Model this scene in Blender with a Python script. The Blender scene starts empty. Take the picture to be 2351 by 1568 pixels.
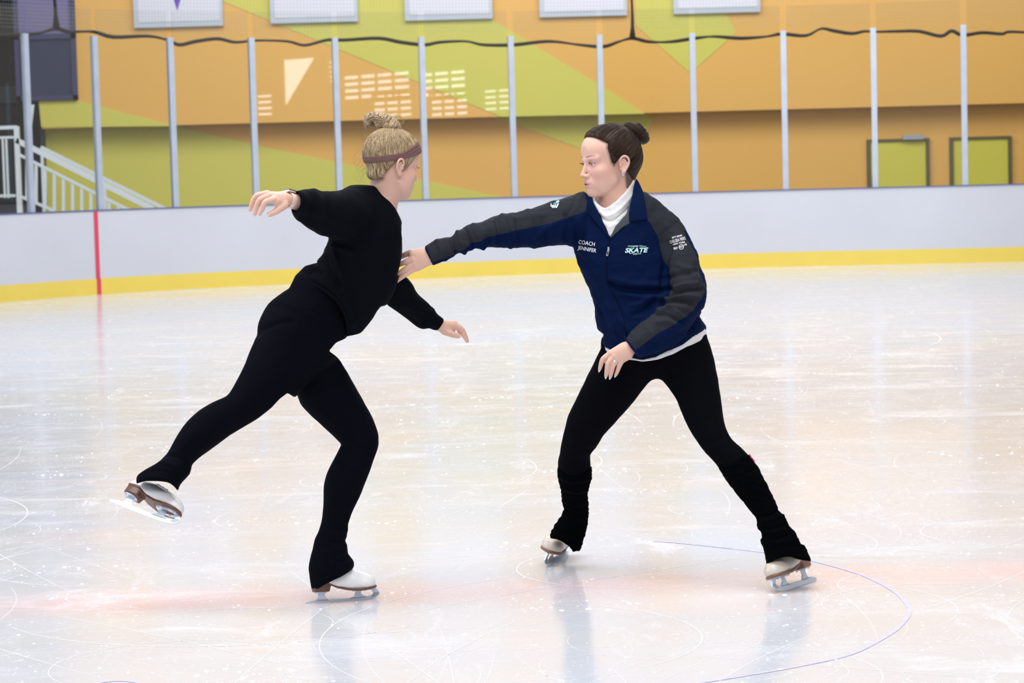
import bpy, bmesh, math, random
import numpy as np
from mathutils import Vector, Matrix
from mathutils.bvhtree import BVHTree

random.seed(7)
SC = bpy.context.scene
COL = SC.collection
IW, IH = 2351, 1568
FPX = IW * 85.0 / 36.0
CAM_H, HORIZ, ROLL = 1.40, 390.0, 0.026
PITCH = math.atan((784 - HORIZ) / FPX)
Fv = np.array([0, math.cos(PITCH), -math.sin(PITCH)])
_R0 = np.array([1.0, 0, 0]); _U0 = np.array([0, math.sin(PITCH), math.cos(PITCH)])
Rv = math.cos(ROLL) * _R0 - math.sin(ROLL) * _U0
Uv = math.sin(ROLL) * _R0 + math.cos(ROLL) * _U0
CC = np.array([0, 0, CAM_H])

# ------------------------------------------------------------------ camera
cd = bpy.data.cameras.new('camera'); cam = bpy.data.objects.new('camera', cd); COL.objects.link(cam)
cd.lens = 85.0; cd.sensor_width = 36.0; cd.clip_start = 0.1; cd.clip_end = 300
M4 = Matrix(((Rv[0], Uv[0], -Fv[0], CC[0]), (Rv[1], Uv[1], -Fv[1], CC[1]), (Rv[2], Uv[2], -Fv[2], CC[2]), (0, 0, 0, 1)))
cam.matrix_world = M4
cd.dof.use_dof = True; cd.dof.focus_distance = 7.9; cd.dof.aperture_fstop = 8.0
SC.camera = cam
# ------------------------------------------------------------------ world, lamps, exposure
wd = bpy.data.worlds.new('world'); SC.world = wd; wd.use_nodes = True
bg = wd.node_tree.nodes['Background']
bg.inputs['Color'].default_value = (0.90, 0.93, 1.0, 1); bg.inputs['Strength'].default_value = 0.30
def area(name, loc, rot, sx, sy, power, col=(1, 1, 1)):
    ld = bpy.data.lights.new(name, 'AREA'); ld.shape = 'RECTANGLE'; ld.size = sx; ld.size_y = sy
    ld.energy = power; ld.color = col
    o = bpy.data.objects.new(name, ld); COL.objects.link(o); o.location = loc; o.rotation_euler = rot
    return o
area('rink_light_bank', (-1.0, 6.5, 9.0), (0, 0, 0), 9, 6, 860, (0.97, 0.98, 1.0))
area('rink_light_bank', (1.0, 20, 9.0), (0, 0, 0), 16, 9, 1700, (0.98, 0.98, 1.0))
area('rink_light_bank', (1.0, 30.0, 8.5), (math.radians(48), 0, 0), 18, 4, 900, (1.0, 0.98, 0.95))
area('window_daylight', (-13.0, 9, 4.5), (0, math.radians(-80), 0), 5, 9, 520, (0.75, 0.86, 1.0))
area('rink_light_bank', (0.0, -5.0, 8.5), (math.radians(40), 0, 0), 12, 3, 820, (1.0, 0.98, 0.97))
SC.view_settings.view_transform = 'Standard'; SC.view_settings.look = 'None'
SC.view_settings.gamma = 1.0; SC.view_settings.use_curve_mapping = False
SC.view_settings.exposure = 0.22
SC.cycles.max_bounces = 8; SC.cycles.transparent_max_bounces = 16
SC.cycles.diffuse_bounces = 3; SC.cycles.glossy_bounces = 4
SC.cycles.sample_clamp_indirect = 6.0

# ------------------------------------------------------------------ projection helpers
def ray(u, v):
    u = np.asarray(u, float)[..., None]; v = np.asarray(v, float)[..., None]
    return Fv + Rv * (u - 1175.5) / FPX + Uv * (784 - v) / FPX
def atY(u, v, Y):                       # the point seen at (u,v) lying in the upright plane Y
    r = ray(u, v); Y = np.asarray(Y, float)[..., None]
    return CC + r * (Y / r[..., 1:2])
def ground(u, v, z=0.0):
    r = ray(u, v); return CC + r * ((z - CAM_H) / r[..., 2:3])
def project(P):
    d = np.asarray(P, float) - CC; t = d @ Fv
    return 1175.5 + FPX * (d @ Rv) / t, 784 - FPX * (d @ Uv) / t
class Frame:                            # a figure's own frame: w counts towards the camera
    def __init__(s, Y0): s.Y0 = Y0; s.s = FPX / Y0
    def P(s, u, v, w): return atY(u, v, s.Y0 - np.asarray(w, float) / s.s)

# ------------------------------------------------------------------ materials
def mat(name, col, rough=0.6, metal=0.0, bump=0.0, bscale=200.0, sheen=0.0, spec=0.5, var=0.0, vscale=8.0, ior=1.5, coat=0.0, sss=0.0):
    m = bpy.data.materials.new(name); m.use_nodes = True
    nt = m.node_tree; b = nt.nodes['Principled BSDF']
    b.inputs['Base Color'].default_value = (*col, 1); b.inputs['Roughness'].default_value = rough
    b.inputs['Metallic'].default_value = metal; b.inputs['Specular IOR Level'].default_value = spec
    b.inputs['IOR'].default_value = ior
    if sheen: b.inputs['Sheen Weight'].default_value = sheen; b.inputs['Sheen Roughness'].default_value = 0.5
    if coat: b.inputs['Coat Weight'].default_value = coat
    if sss:
        b.inputs['Subsurface Weight'].default_value = sss; b.inputs['Subsurface Radius'].default_value = (1, .35, .2)
        b.inputs['Subsurface Scale'].default_value = 0.006
    tc = nt.nodes.new('ShaderNodeTexCoord')
    if bump:
        n = nt.nodes.new('ShaderNodeTexNoise'); n.inputs['Scale'].default_value = bscale; n.inputs['Detail'].default_value = 3
        bp = nt.nodes.new('ShaderNodeBump'); bp.inputs['Strength'].default_value = bump; bp.inputs['Distance'].default_value = 0.002
        nt.links.new(tc.outputs['Object'], n.inputs['Vector']); nt.links.new(n.outputs['Fac'], bp.inputs['Height'])
        nt.links.new(bp.outputs['Normal'], b.inputs['Normal'])
    if var:
        n = nt.nodes.new('ShaderNodeTexNoise'); n.inputs['Scale'].default_value = vscale; n.inputs['Detail'].default_value = 4
        mx = nt.nodes.new('ShaderNodeMix'); mx.data_type = 'RGBA'
        mx.inputs['A'].default_value = (*[c * (1 - var) for c in col], 1); mx.inputs['B'].default_value = (*[min(1, c * (1 + var)) for c in col], 1)
        nt.links.new(tc.outputs['Object'], n.inputs['Vector']); nt.links.new(n.outputs['Fac'], mx.inputs['Factor'])
        nt.links.new(mx.outputs['Result'], b.inputs['Base Color'])
    return m
def add_mask(m, attr, col, soft=0.6, offset=0.0, rough=None, band=None):
    """paint `col` where the vertex attribute (a signed distance, negative inside) is below offset"""
    nt = m.node_tree; b = nt.nodes['Principled BSDF']; inp = b.inputs['Base Color']
    a = nt.nodes.new('ShaderNodeAttribute'); a.attribute_name = attr
    src = a.outputs['Fac']
    mr = nt.nodes.new('ShaderNodeMapRange')
    mr.inputs['From Min'].default_value = offset - soft; mr.inputs['From Max'].default_value = offset + soft
    mr.inputs['To Min'].default_value = 1; mr.inputs['To Max'].default_value = 0
    nt.links.new(src, mr.inputs['Value'])
    mx = nt.nodes.new('ShaderNodeMix'); mx.data_type = 'RGBA'
    if inp.links: nt.links.new(inp.links[0].from_socket, mx.inputs['A'])
    else: mx.inputs['A'].default_value = inp.default_value
    mx.inputs['B'].default_value = (*col[:3], 1)
    f = mr.outputs['Result']
    if len(col) > 3:
        mm = nt.nodes.new('ShaderNodeMath'); mm.operation = 'MULTIPLY'; mm.inputs[1].default_value = col[3]
        nt.links.new(f, mm.inputs[0]); f = mm.outputs[0]
    nt.links.new(f, mx.inputs['Factor']); nt.links.new(mx.outputs['Result'], inp)
    return m

# ------------------------------------------------------------------ object helpers
def tag(o, label=None, cat=None, group=None, kind=None):
    if label: o['label'] = label
    if cat: o['category'] = cat
    if group: o['group'] = group
    if kind: o['kind'] = kind
    return o
def link(name, me, parent=None, m=None):
    o = bpy.data.objects.new(name, me); COL.objects.link(o)
    if m is not None:
        for q in (m if isinstance(m, (list, tuple)) else [m]): me.materials.append(q)
    if parent: o.parent = parent
    return o
def empty(name, loc=(0, 0, 0)):
    o = bpy.data.objects.new(name, None); COL.objects.link(o); o.location = loc; o.empty_display_size = 0.1
    return o
def pyd(name, V, Fc, m=None, parent=None, smooth=True, origin=None):
    me = bpy.data.meshes.new(name)
    V = np.asarray(V, float)
    me.from_pydata([tuple(p) for p in V], [], [tuple(f) for f in Fc]); me.update()
    if smooth: me.polygons.foreach_set('use_smooth', [True] * len(me.polygons))
    o = link(name, me, parent, m)
    return o
def settle(o, origin=None):
    """put a top-level mesh's origin at its base"""
    me = o.data; n = len(me.vertices); a = np.empty(n * 3); me.vertices.foreach_get('co', a); a = a.reshape(-1, 3)
    c = np.array([a[:, 0].mean(), a[:, 1].mean(), a[:, 2].min()]) if origin is None else np.array(origin, float)
    a -= c; me.vertices.foreach_set('co', a.ravel()); me.update(); o.location = c
    return o
def reparent(o, root):
    o.parent = root; o.matrix_parent_inverse = Matrix.Translation(-Vector(root.location))
    return o
class MB:                               # collects boxes, bars and tubes into one mesh
    def __init__(s): s.V = []; s.F = []; s.M = []
    def poly(s, pts, faces, mi=0):
        n = len(s.V); s.V += [tuple(map(float, p)) for p in pts]
        for f in faces: s.F.append([n + i for i in f]); s.M.append(mi)
    def box(s, lo, hi, mi=0):
        x0, y0, z0 = lo; x1, y1, z1 = hi
        s.poly([(x0, y0, z0), (x1, y0, z0), (x1, y1, z0), (x0, y1, z0), (x0, y0, z1), (x1, y0, z1), (x1, y1, z1), (x0, y1, z1)],
               [(3, 2, 1, 0), (4, 5, 6, 7), (0, 1, 5, 4), (1, 2, 6, 5), (2, 3, 7, 6), (3, 0, 4, 7)], mi)
    def bar(s, a, b, wx, wz, up=(0, 0, 1), mi=0):
        a = np.array(a, float); b = np.array(b, float); d = b - a; d /= np.linalg.norm(d)
        up = np.array(up, float); x = np.cross(d, up)
        if np.linalg.norm(x) < 1e-4: x = np.cross(d, (0, 1, 0))
        x /= np.linalg.norm(x); z = np.cross(x, d)
        c = [(-1, -1), (1, -1), (1, 1), (-1, 1)]
        s.poly([a + x * i * wx / 2 + z * j * wz / 2 for i, j in c] + [b + x * i * wx / 2 + z * j * wz / 2 for i, j in c],
               [(3, 2, 1, 0), (4, 5, 6, 7), (0, 1, 5, 4), (1, 2, 6, 5), (2, 3, 7, 6), (3, 0, 4, 7)], mi)
    def tube(s, pts, rad, n=8, mi=0, cap=True):
        pts = [np.array(p, float) for p in pts]; rad = rad if hasattr(rad, '__len__') else [rad] * len(pts)
        base = len(s.V); px = None
        for i, p in enumerate(pts):
            d = pts[min(i + 1, len(pts) - 1)] - pts[max(i - 1, 0)]; d /= (np.linalg.norm(d) + 1e-12)
            if px is None:
                q = np.array((0, 0, 1.)) if abs(d[2]) < 0.9 else np.array((1., 0, 0)); px = np.cross(d, q)
            px = px - d * (px @ d); px /= (np.linalg.norm(px) + 1e-12); py = np.cross(d, px)
            for k in range(n):
                a = 2 * math.pi * k / n; s.V.append(tuple(p + rad[i] * (math.cos(a) * px + math.sin(a) * py)))
        for i in range(len(pts) - 1):
            for k in range(n):
                k2 = (k + 1) % n
                s.F.append([base + i * n + k, base + i * n + k2, base + (i + 1) * n + k2, base + (i + 1) * n + k]); s.M.append(mi)
        if cap:
            s.F.append([base + k for k in range(n)][::-1]); s.M.append(mi)
            e = base + (len(pts) - 1) * n; s.F.append([e + k for k in range(n)]); s.M.append(mi)
    def build(s, name, m, parent=None, smooth=False):
        me = bpy.data.meshes.new(name); me.from_pydata(s.V, [], s.F); me.update()
        o = link(name, me, parent, m)
        if any(s.M): me.polygons.foreach_set('material_index', s.M)
        if smooth: me.polygons.foreach_set('use_smooth', [True] * len(me.polygons))
        return o
def catmull(P, n):
    P = np.asarray(P, float); out = []
    Q = np.vstack([2 * P[0] - P[1], P, 2 * P[-1] - P[-2]])
    for i in range(1, len(Q) - 2):
        a, b, c, d = Q[i - 1], Q[i], Q[i + 1], Q[i + 2]
        for k in range(n):
            t = k / n
            out.append(0.5 * (2 * b + (c - a) * t + (2 * a - 5 * b + 4 * c - d) * t * t + (3 * b - a - 3 * c + d) * t ** 3))
    out.append(P[-1]); return np.array(out)

# ------------------------------------------------------------------ implicit surfaces
def smin(a, b, k):
    if k <= 0: return np.minimum(a, b)
    h = np.maximum(k - np.abs(a - b), 0) / k
    return np.minimum(a, b) - h * h * k * 0.25
def smax(a, b, k): return -smin(-a, -b, k)
class Field:
    def __init__(s, lo, hi, h):
        s.lo = np.array(lo, float); s.h = h
        s.n = (np.ceil((np.array(hi, float) - s.lo) / h).astype(int) + 1)
        s.ax = [(s.lo[i] + h * np.arange(s.n[i])).astype(np.float32) for i in range(3)]
        s.F = np.full(tuple(s.n), 60.0 * max(1, h), np.float32)
    def sl(s, lo, hi):
        out = []
        for i in range(3):
            a = int(max(0, math.floor((lo[i] - s.lo[i]) / s.h))); b = int(min(s.n[i], math.ceil((hi[i] - s.lo[i]) / s.h) + 1))
            if b <= a: return None
            out.append(slice(a, b))
        return tuple(out)
    def grid(s, q):
        return np.meshgrid(s.ax[0][q[0]], s.ax[1][q[1]], s.ax[2][q[2]], indexing='ij', sparse=True)
    def put(s, q, d, k, op='u'):
        if op == 'u': s.F[q] = smin(s.F[q], d.astype(np.float32), k)
        else: s.F[q] = smax(s.F[q], -d.astype(np.float32), k)
    def chain(s, pts, k=0.0, op='u', pad=0.0):
        """pts rows: x y z r flat; flat is the thickness ratio along z"""
        pts = np.asarray(pts, float)
        if pts.shape[1] == 4: pts = np.hstack([pts, np.ones((len(pts), 1))])
        m = (pts[:, 3] * np.maximum(1, pts[:, 4])).max() + k + 4 * s.h + pad
        q = s.sl(pts[:, :3].min(0) - m, pts[:, :3].max(0) + m)
        if q is None: return s
        tmp = np.full(s.F[q].shape, 1e3, np.float32)
        off = [a.start for a in q]
        for i in range(len(pts) - 1):
            A, B = pts[i], pts[i + 1]
            mm = max(A[3] * max(1, A[4]), B[3] * max(1, B[4])) + k + 5 * s.h + pad
            z = s.sl(np.minimum(A[:3], B[:3]) - mm, np.maximum(A[:3], B[:3]) + mm)
            if z is None: continue
            z = tuple(slice(max(z[j].start, q[j].start), min(z[j].stop, q[j].stop)) for j in range(3))
            if any(j.stop <= j.start for j in z): continue
            X, Y, Z = s.grid(z); d = B[:3] - A[:3]; fl = (A[4] + B[4]) / 2
            dz = d[2] / fl; L2 = d[0] ** 2 + d[1] ** 2 + dz ** 2 + 1e-9
            x = X - A[0]; y = Y - A[1]; w = (Z - A[2]) / fl
            t = np.clip((x * d[0] + y * d[1] + w * dz) / L2, 0, 1)
            dd = np.sqrt((x - t * d[0]) ** 2 + (y - t * d[1]) ** 2 + (w - t * dz) ** 2) - (A[3] + t * (B[3] - A[3]))
            zz = tuple(slice(z[j].start - off[j], z[j].stop - off[j]) for j in range(3))
            tmp[zz] = np.minimum(tmp[zz], dd.astype(np.float32))
        s.put(q, tmp, k, op); return s
    def ell(s, c, r, k=0.0, op='u', rot=None):
        c = np.array(c, float); r = np.array(r, float); m = r.max() + k + 4 * s.h
        q = s.sl(c - m, c + m)
        if q is None: return s
        X, Y, Z = s.grid(q); p = [X - c[0], Y - c[1], Z - c[2]]
        if rot is not None:
            R = np.array(rot); p = [sum(R[j][i] * p[j] for j in range(3)) for i in range(3)]
        k0 = np.sqrt((p[0] / r[0]) ** 2 + (p[1] / r[1]) ** 2 + (p[2] / r[2]) ** 2)
        k1 = np.sqrt((p[0] / r[0] ** 2) ** 2 + (p[1] / r[1] ** 2) ** 2 + (p[2] / r[2] ** 2) ** 2) + 1e-6
        s.put(q, k0 * (k0 - 1) / k1, k, op); return s
    def plane_cut(s, c, n, k=0.0):      # keep the side the normal points away from
        n = np.array(n, float); n /= np.linalg.norm(n)
        X, Y, Z = s.grid((slice(None),) * 3)
        d = (X - c[0]) * n[0] + (Y - c[1]) * n[1] + (Z - c[2]) * n[2]
        s.F = smax(s.F, d.astype(np.float32), k).astype(np.float32); return s
    def cut2d(s, poly, k=2.0, keep_inside=True, zr=None):
        """trim with an outline in the first two axes"""
        X, Y = np.meshgrid(s.ax[0], s.ax[1], indexing='ij')
        d = poly_sd(np.stack([X.ravel(), Y.ravel()], 1), poly).reshape(X.shape)[:, :, None]
        if not keep_inside: d = -d
        s.F = smax(s.F, d.astype(np.float32), k).astype(np.float32); return s
    def sample(s, P):
        g = (np.asarray(P, float) - s.lo) / s.h
        g = np.clip(g, 0, np.array(s.n) - 1.001); i = g.astype(int); f = g - i; out = 0
        for a in (0, 1):
            for b in (0, 1):
                for c in (0, 1):
                    w = (f[:, 0] if a else 1 - f[:, 0]) * (f[:, 1] if b else 1 - f[:, 1]) * (f[:, 2] if c else 1 - f[:, 2])
                    out = out + w * s.F[i[:, 0] + a, i[:, 1] + b, i[:, 2] + c]
        return out
    def grad(s, P):
        e = s.h; G = np.zeros((len(P), 3))
        for i in range(3):
            d = np.zeros(3); d[i] = e
            G[:, i] = s.sample(P + d) - s.sample(P - d)
        return G / (np.linalg.norm(G, axis=1, keepdims=True) + 1e-9)
    def project(s, P, level=0.0, it=4):
        P = np.array(P, float)
        for _ in range(it): P = P - s.grad(P) * (s.sample(P) - level)[:, None]
        return P
    def surface(s):
        F = s.F; S = F < 0
        nx, ny, nz = F.shape
        c = [S[a:nx - 1 + a, b:ny - 1 + b, d:nz - 1 + d] for a in (0, 1) for b in (0, 1) for d in (0, 1)]
        anyS = np.logical_or.reduce(c); allS = np.logical_and.reduce(c)
        act = np.argwhere(anyS & ~allS)
        idx = np.full((nx - 1, ny - 1, nz - 1), -1, np.int32)
        idx[act[:, 0], act[:, 1], act[:, 2]] = np.arange(len(act))
        co = [(a, b, d) for a in (0, 1) for b in (0, 1) for d in (0, 1)]
        val = np.stack([F[act[:, 0] + a, act[:, 1] + b, act[:, 2] + d] for a, b, d in co], 1)
        acc = np.zeros((len(act), 3)); cnt = np.zeros(len(act))
        for i in range(8):
            for j in range(i + 1, 8):
                A = np.array(co[i]); B = np.array(co[j])
                if np.abs(A - B).sum() != 1: continue
                va, vb = val[:, i], val[:, j]; m = (va < 0) != (vb < 0)
                t = np.where(m, va / np.where(m, va - vb, 1), 0)
                acc[m] += A + (B - A) * t[m][:, None]; cnt[m] += 1
        V = s.lo + s.h * (act + acc / cnt[:, None])
        Q = []
        for ax in range(3):
            o1, o2 = [(1, 2), (2, 0), (0, 1)][ax]
            sl0 = [slice(1, -1)] * 3; sl0[ax] = slice(0, -1); sl1 = list(sl0); sl1[ax] = slice(1, None)
            a = S[tuple(sl0)]; b = S[tuple(sl1)]
            for flip, mk in ((False, a & ~b), (True, ~a & b)):
                e = np.argwhere(mk)
                if not len(e): continue
                e = e + np.array([0 if i == ax else 1 for i in range(3)])
                def cell(d1, d2):
                    q = e.copy(); q[:, o1] -= d1; q[:, o2] -= d2
                    return idx[q[:, 0], q[:, 1], q[:, 2]]
                f = np.stack([cell(1, 1), cell(0, 1), cell(0, 0), cell(1, 0)], 1)
                Q.append(f[:, ::-1] if flip else f)
        Q = np.vstack(Q); Q = Q[(Q >= 0).all(1)]
        return V, Q
def poly_sd(P, poly):                   # signed distance to a closed outline, negative inside
    poly = np.asarray(poly, float); P = np.asarray(P, float)
    d = np.full(len(P), 1e18); ins = np.zeros(len(P), bool)
    for i in range(len(poly)):
        a = poly[i]; b = poly[(i + 1) % len(poly)]; e = b - a; w = P - a
        t = np.clip((w @ e) / (e @ e + 1e-12), 0, 1)
        q = w - t[:, None] * e; d = np.minimum(d, (q ** 2).sum(1))
        c = ((a[1] <= P[:, 1]) & (b[1] > P[:, 1])) | ((b[1] <= P[:, 1]) & (a[1] > P[:, 1]))
        with np.errstate(divide='ignore', invalid='ignore'):
            xi = a[0] + (P[:, 1] - a[1]) * e[0] / (e[1] if abs(e[1]) > 1e-12 else 1e-12)
        ins ^= c & (P[:, 0] < xi)
    return np.where(ins, -1, 1) * np.sqrt(d)
def line_d(P, line):                    # distance to an open polyline
    line = np.asarray(line, float); d = np.full(len(P), 1e18)
    for i in range(len(line) - 1):
        a = line[i]; e = line[i + 1] - a; w = P - a
        t = np.clip((w @ e) / (e @ e + 1e-12), 0, 1); q = w - t[:, None] * e
        d = np.minimum(d, (q ** 2).sum(1))
    return np.sqrt(d)
def wob(P, scale, seed=0, n=5):         # cheap smooth noise, about -1..1
    r = np.random.RandomState(seed); out = np.zeros(len(P))
    for i in range(n):
        k = r.normal(size=3); k /= np.linalg.norm(k); k *= (0.6 + 0.9 * r.rand()) / scale * 2 * math.pi
        q = r.normal(size=3); q /= np.linalg.norm(q)
        out += np.sin(P @ k + r.rand() * 6.28 + 1.3 * np.sin(P @ q * 2 * math.pi / (scale * 2.3) + r.rand() * 6))
    return out / n * 1.6
def stations(rows, sub=4):
    """rows: ((Lu,Lv),(Ru,Rv),w,flat) or (u,v,w,r,flat) -> resampled chain rows"""
    out = []
    for r in rows:
        if hasattr(r[0], '__len__'):
            (a, b), (c, d), w, fl = r
            out.append(((a + c) / 2, (b + d) / 2, w, math.hypot(a - c, b - d) / 2, fl))
        else: out.append(r)
    return catmull(out, sub)
def field_mesh(F, mapfn, name, m, parent=None, attrs=None, disp=None, smooth_it=1):
    V, Q = F.surface()
    if smooth_it:
        e = np.vstack([Q[:, [0, 1]], Q[:, [1, 2]], Q[:, [2, 3]], Q[:, [3, 0]]])
        for it in range(smooth_it):
            acc = np.zeros_like(V); cnt = np.zeros(len(V))
            for c in range(3):
                acc[:, c] = np.bincount(e[:, 0], V[e[:, 1], c], len(V)) + np.bincount(e[:, 1], V[e[:, 0], c], len(V))
            cnt = np.bincount(e[:, 0], minlength=len(V)) + np.bincount(e[:, 1], minlength=len(V))
            V = V * 0.5 + 0.5 * acc / np.maximum(cnt, 1)[:, None]
    if disp is not None:
        N = F.grad(V); V2 = V + N * disp(V, N)[:, None]
    else: V2 = V
    W = mapfn(V2)
    t = W[Q]; vol = np.einsum('ij,ij->i', np.cross(t[:, 1] - t[:, 0], t[:, 2] - t[:, 0]), t[:, 0] - W.mean(0)).sum()
    if vol < 0: Q = Q[:, ::-1]
    me = bpy.data.meshes.new(name)
    me.vertices.add(len(W)); me.vertices.foreach_set('co', W.astype(np.float32).ravel())
    me.loops.add(Q.size); me.loops.foreach_set('vertex_index', Q.astype(np.int32).ravel())
    me.polygons.add(len(Q)); me.polygons.foreach_set('loop_start', np.arange(0, Q.size, 4, dtype=np.int32))
    me.update(calc_edges=True); me.validate()
    me.polygons.foreach_set('use_smooth', [True] * len(me.polygons))
    if attrs:
        for an, fn in attrs.items():
            a = me.attributes.new(an, 'FLOAT', 'POINT'); a.data.foreach_set('value', np.asarray(fn(V), np.float32))
    return link(name, me, parent, m)
def join(objs, name):
    """merge meshes that are one continuous body"""
    base = objs[0]; bm = bmesh.new()
    names = set()
    for o in objs:
        for a in o.data.attributes:
            if a.data_type == 'FLOAT' and a.domain == 'POINT': names.add(a.name)
    for o in objs:
        for n in names:
            if n not in o.data.attributes:
                a = o.data.attributes.new(n, 'FLOAT', 'POINT'); a.data.foreach_set('value', np.full(len(o.data.vertices), 99.0, np.float32))
    for o in objs: bm.from_mesh(o.data)
    me = bpy.data.meshes.new(name); bm.to_mesh(me); bm.free()
    me.polygons.foreach_set('use_smooth', [True] * len(me.polygons))
    for q in base.data.materials: me.materials.append(q)
    par = base.parent
    for o in objs: bpy.data.objects.remove(o)
    return link(name, me, par)
# ================================================================== THE SETTING
# ---- boards curve on the ice (left corner bends towards the camera)
_bpx = [(87, 687), (243, 675), (414, 664.5), (598, 655.5), (788, 647), (985, 639), (1188, 631), (1390, 624), (1601, 617.5), (1808, 612), (2013, 607.5), (2219, 603.5)]
_g = [ground(u, v)[:2] for u, v in _bpx]
_pre = [(-8.3, 20.5), (-7.9, 22.6), (-7.45, 24.7), (-7.0, 26.3), (-6.4, 27.8)]
_post = [(_g[-1][0] + 1.2 * i, 32.33) for i in range(1, 4)]
BPTS = np.array(_pre + list(_g) + _post)             # one post at each point
NPOST = len(BPTS)
BC = catmull(BPTS, 8)
def offset_curve(C, d):                              # positive d = away from the rink
    T = np.gradient(C, axis=0); T /= np.linalg.norm(T, axis=1, keepdims=True)
    return C + np.stack([-T[:, 1], T[:, 0]], 1) * d
def strip(name, d0, d1, z0, z1, m, parent=None, C=None):
    C = BC if C is None else C
    A = offset_curve(C, d0); B = offset_curve(C, d1); mb = MB(); n = len(C); V = []
    for i in range(n): V += [(*A[i], z0), (*B[i], z0), (*B[i], z1), (*A[i], z1)]
    Fc = []
    for i in range(n - 1):
        a = 4 * i; b = a + 4
        for k in range(4): Fc.append((a + k, a + (k + 1) % 4, b + (k + 1) % 4, b + k))
    Fc += [(3, 2, 1, 0), (4 * n - 4, 4 * n - 3, 4 * n - 2, 4 * n - 1)]
    mb.poly(V, Fc); return mb.build(name, m, parent)

# ---- ice
def ice_material():
    m = bpy.data.materials.new('ice'); m.use_nodes = True; nt = m.node_tree; b = nt.nodes['Principled BSDF']; L = nt.links.new
    N = nt.nodes.new
    geo = N('ShaderNodeNewGeometry'); pos = geo.outputs['Position']
    def noise(scale, detail, rough, vec=None, sx=1, sy=1, rot=0.0, dist=0.0):
        mp = N('ShaderNodeMapping'); mp.inputs['Scale'].default_value = (sx, sy, 1); mp.inputs['Rotation'].default_value = (0, 0, rot)
        L(pos, mp.inputs['Vector']); n = N('ShaderNodeTexNoise'); n.inputs['Scale'].default_value = scale
        n.inputs['Detail'].default_value = detail; n.inputs['Roughness'].default_value = rough; n.inputs['Distortion'].default_value = dist
        L(mp.outputs['Vector'], n.inputs['Vector']); return n.outputs['Fac']
    def ramp(f, lo, hi, a=0.0, c=1.0):
        r = N('ShaderNodeMapRange'); r.inputs['From Min'].default_value = lo; r.inputs['From Max'].default_value = hi
        r.inputs['To Min'].default_value = a; r.inputs['To Max'].default_value = c; L(f, r.inputs['Value']); return r.outputs['Result']
    def mix(f, A, B):
        x = N('ShaderNodeMix'); x.data_type = 'RGBA'; L(f, x.inputs['Factor'])
        for k, q in (('A', A), ('B', B)):
            if hasattr(q, 'links') or hasattr(q, 'is_linked'): L(q, x.inputs[k])
            else: x.inputs[k].default_value = (*q, 1)
        return x.outputs['Result']
    def math_(op, a, b_):
        x = N('ShaderNodeMath'); x.operation = op
        for i, q in enumerate((a, b_)):
            if isinstance(q, (int, float)): x.inputs[i].default_value = q
            else: L(q, x.inputs[i])
        return x.outputs[0]
    # cloudy sheet of ice, slightly warm and slightly blue areas
    c = mix(ramp(noise(0.9, 4, .6, sx=1.0, sy=.8), .35, .65), (.56, .57, .61), (.60, .58, .565))
    c = mix(ramp(noise(.45, 3, .6, sx=.8, sy=1.0, rot=.5), .45, .7), c, (.54, .58, .66))
    # faint red line seen through the ice, and faint orange-pink patches from noise
    sep = N('ShaderNodeSeparateXYZ'); L(pos, sep.inputs[0])
    yl = math_('SUBTRACT', sep.outputs['Y'], math_('MULTIPLY', sep.outputs['X'], 0.0416))
    yl = math_('ADD', yl, math_('MULTIPLY', math_('SUBTRACT', noise(1.3, 3, .6), .5), .10))
    band = ramp(math_('ABSOLUTE', math_('SUBTRACT', yl, 8.03), 0), .06, .30, 1, 0)
    band = math_('MULTIPLY', band, ramp(noise(1.1, 2, .5, sx=1, sy=.3), .3, .65, .10, .50))
    c = mix(band, c, (.86, .50, .50))
    st = ramp(noise(.55, 2, .5, sx=.7, sy=1.6, rot=.1), .62, .74, 0, .28)
    c = mix(st, c, (.84, .60, .50))
    # snow: long swept streaks, powder and shaved specks
    s1 = ramp(noise(2.2, 6, .72, sx=.45, sy=1.3, rot=.15, dist=.4), .52, .70)
    s2 = ramp(noise(3.0, 6, .75, sx=1.5, sy=.5, rot=-.9, dist=.6), .55, .72)
    patch = ramp(noise(.8, 3, .6, sx=.5, sy=1.1), .35, .65, .25, 1)
    sw = math_('MULTIPLY', math_('MAXIMUM', s1, s2), patch)
    sp = ramp(noise(75, 2, .6), .63, .70)
    sp2 = ramp(noise(26, 3, .65, sx=.8), .64, .70)
    spm = ramp(noise(1.6, 4, .7), .42, .62, .12, 1)
    specks = math_('MULTIPLY', math_('MAXIMUM', sp, sp2), spm)
    snow = math_('MINIMUM', math_('ADD', math_('MULTIPLY', sw, .55), math_('MULTIPLY', specks, .9)), 1.0)
    c = mix(snow, c, (.74, .75, .79))
    L(c, b.inputs['Base Color'])
    r = ramp(snow, 0, 1, .10, .45); r = math_('ADD', r, ramp(noise(6, 5, .7, sx=.6, sy=1.4), .3, .7, 0, .10)); L(r, b.inputs['Roughness'])
    b.inputs['IOR'].default_value = 1.31
    h = math_('ADD', math_('MULTIPLY', specks, 1.0), math_('MULTIPLY', noise(9, 6, .75, sx=.7, sy=1.3), .5))
    bp = N('ShaderNodeBump'); bp.inputs['Strength'].default_value = .09; bp.inputs['Distance'].default_value = .0025
    L(h, bp.inputs['Height']); L(bp.outputs['Normal'], b.inputs['Normal'])
    return m
mICE = ice_material()
Cin = offset_curve(BC, 0.02)
V = [(-8.3, -9.0, 0)] + [(x, y, 0) for x, y in Cin] + [(11.0, 32.33, 0), (14.0, 32.33, 0), (14.0, -9.0, 0)]
n = len(V); V2 = V + [(x, y, -0.12) for x, y, z in V]
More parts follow.
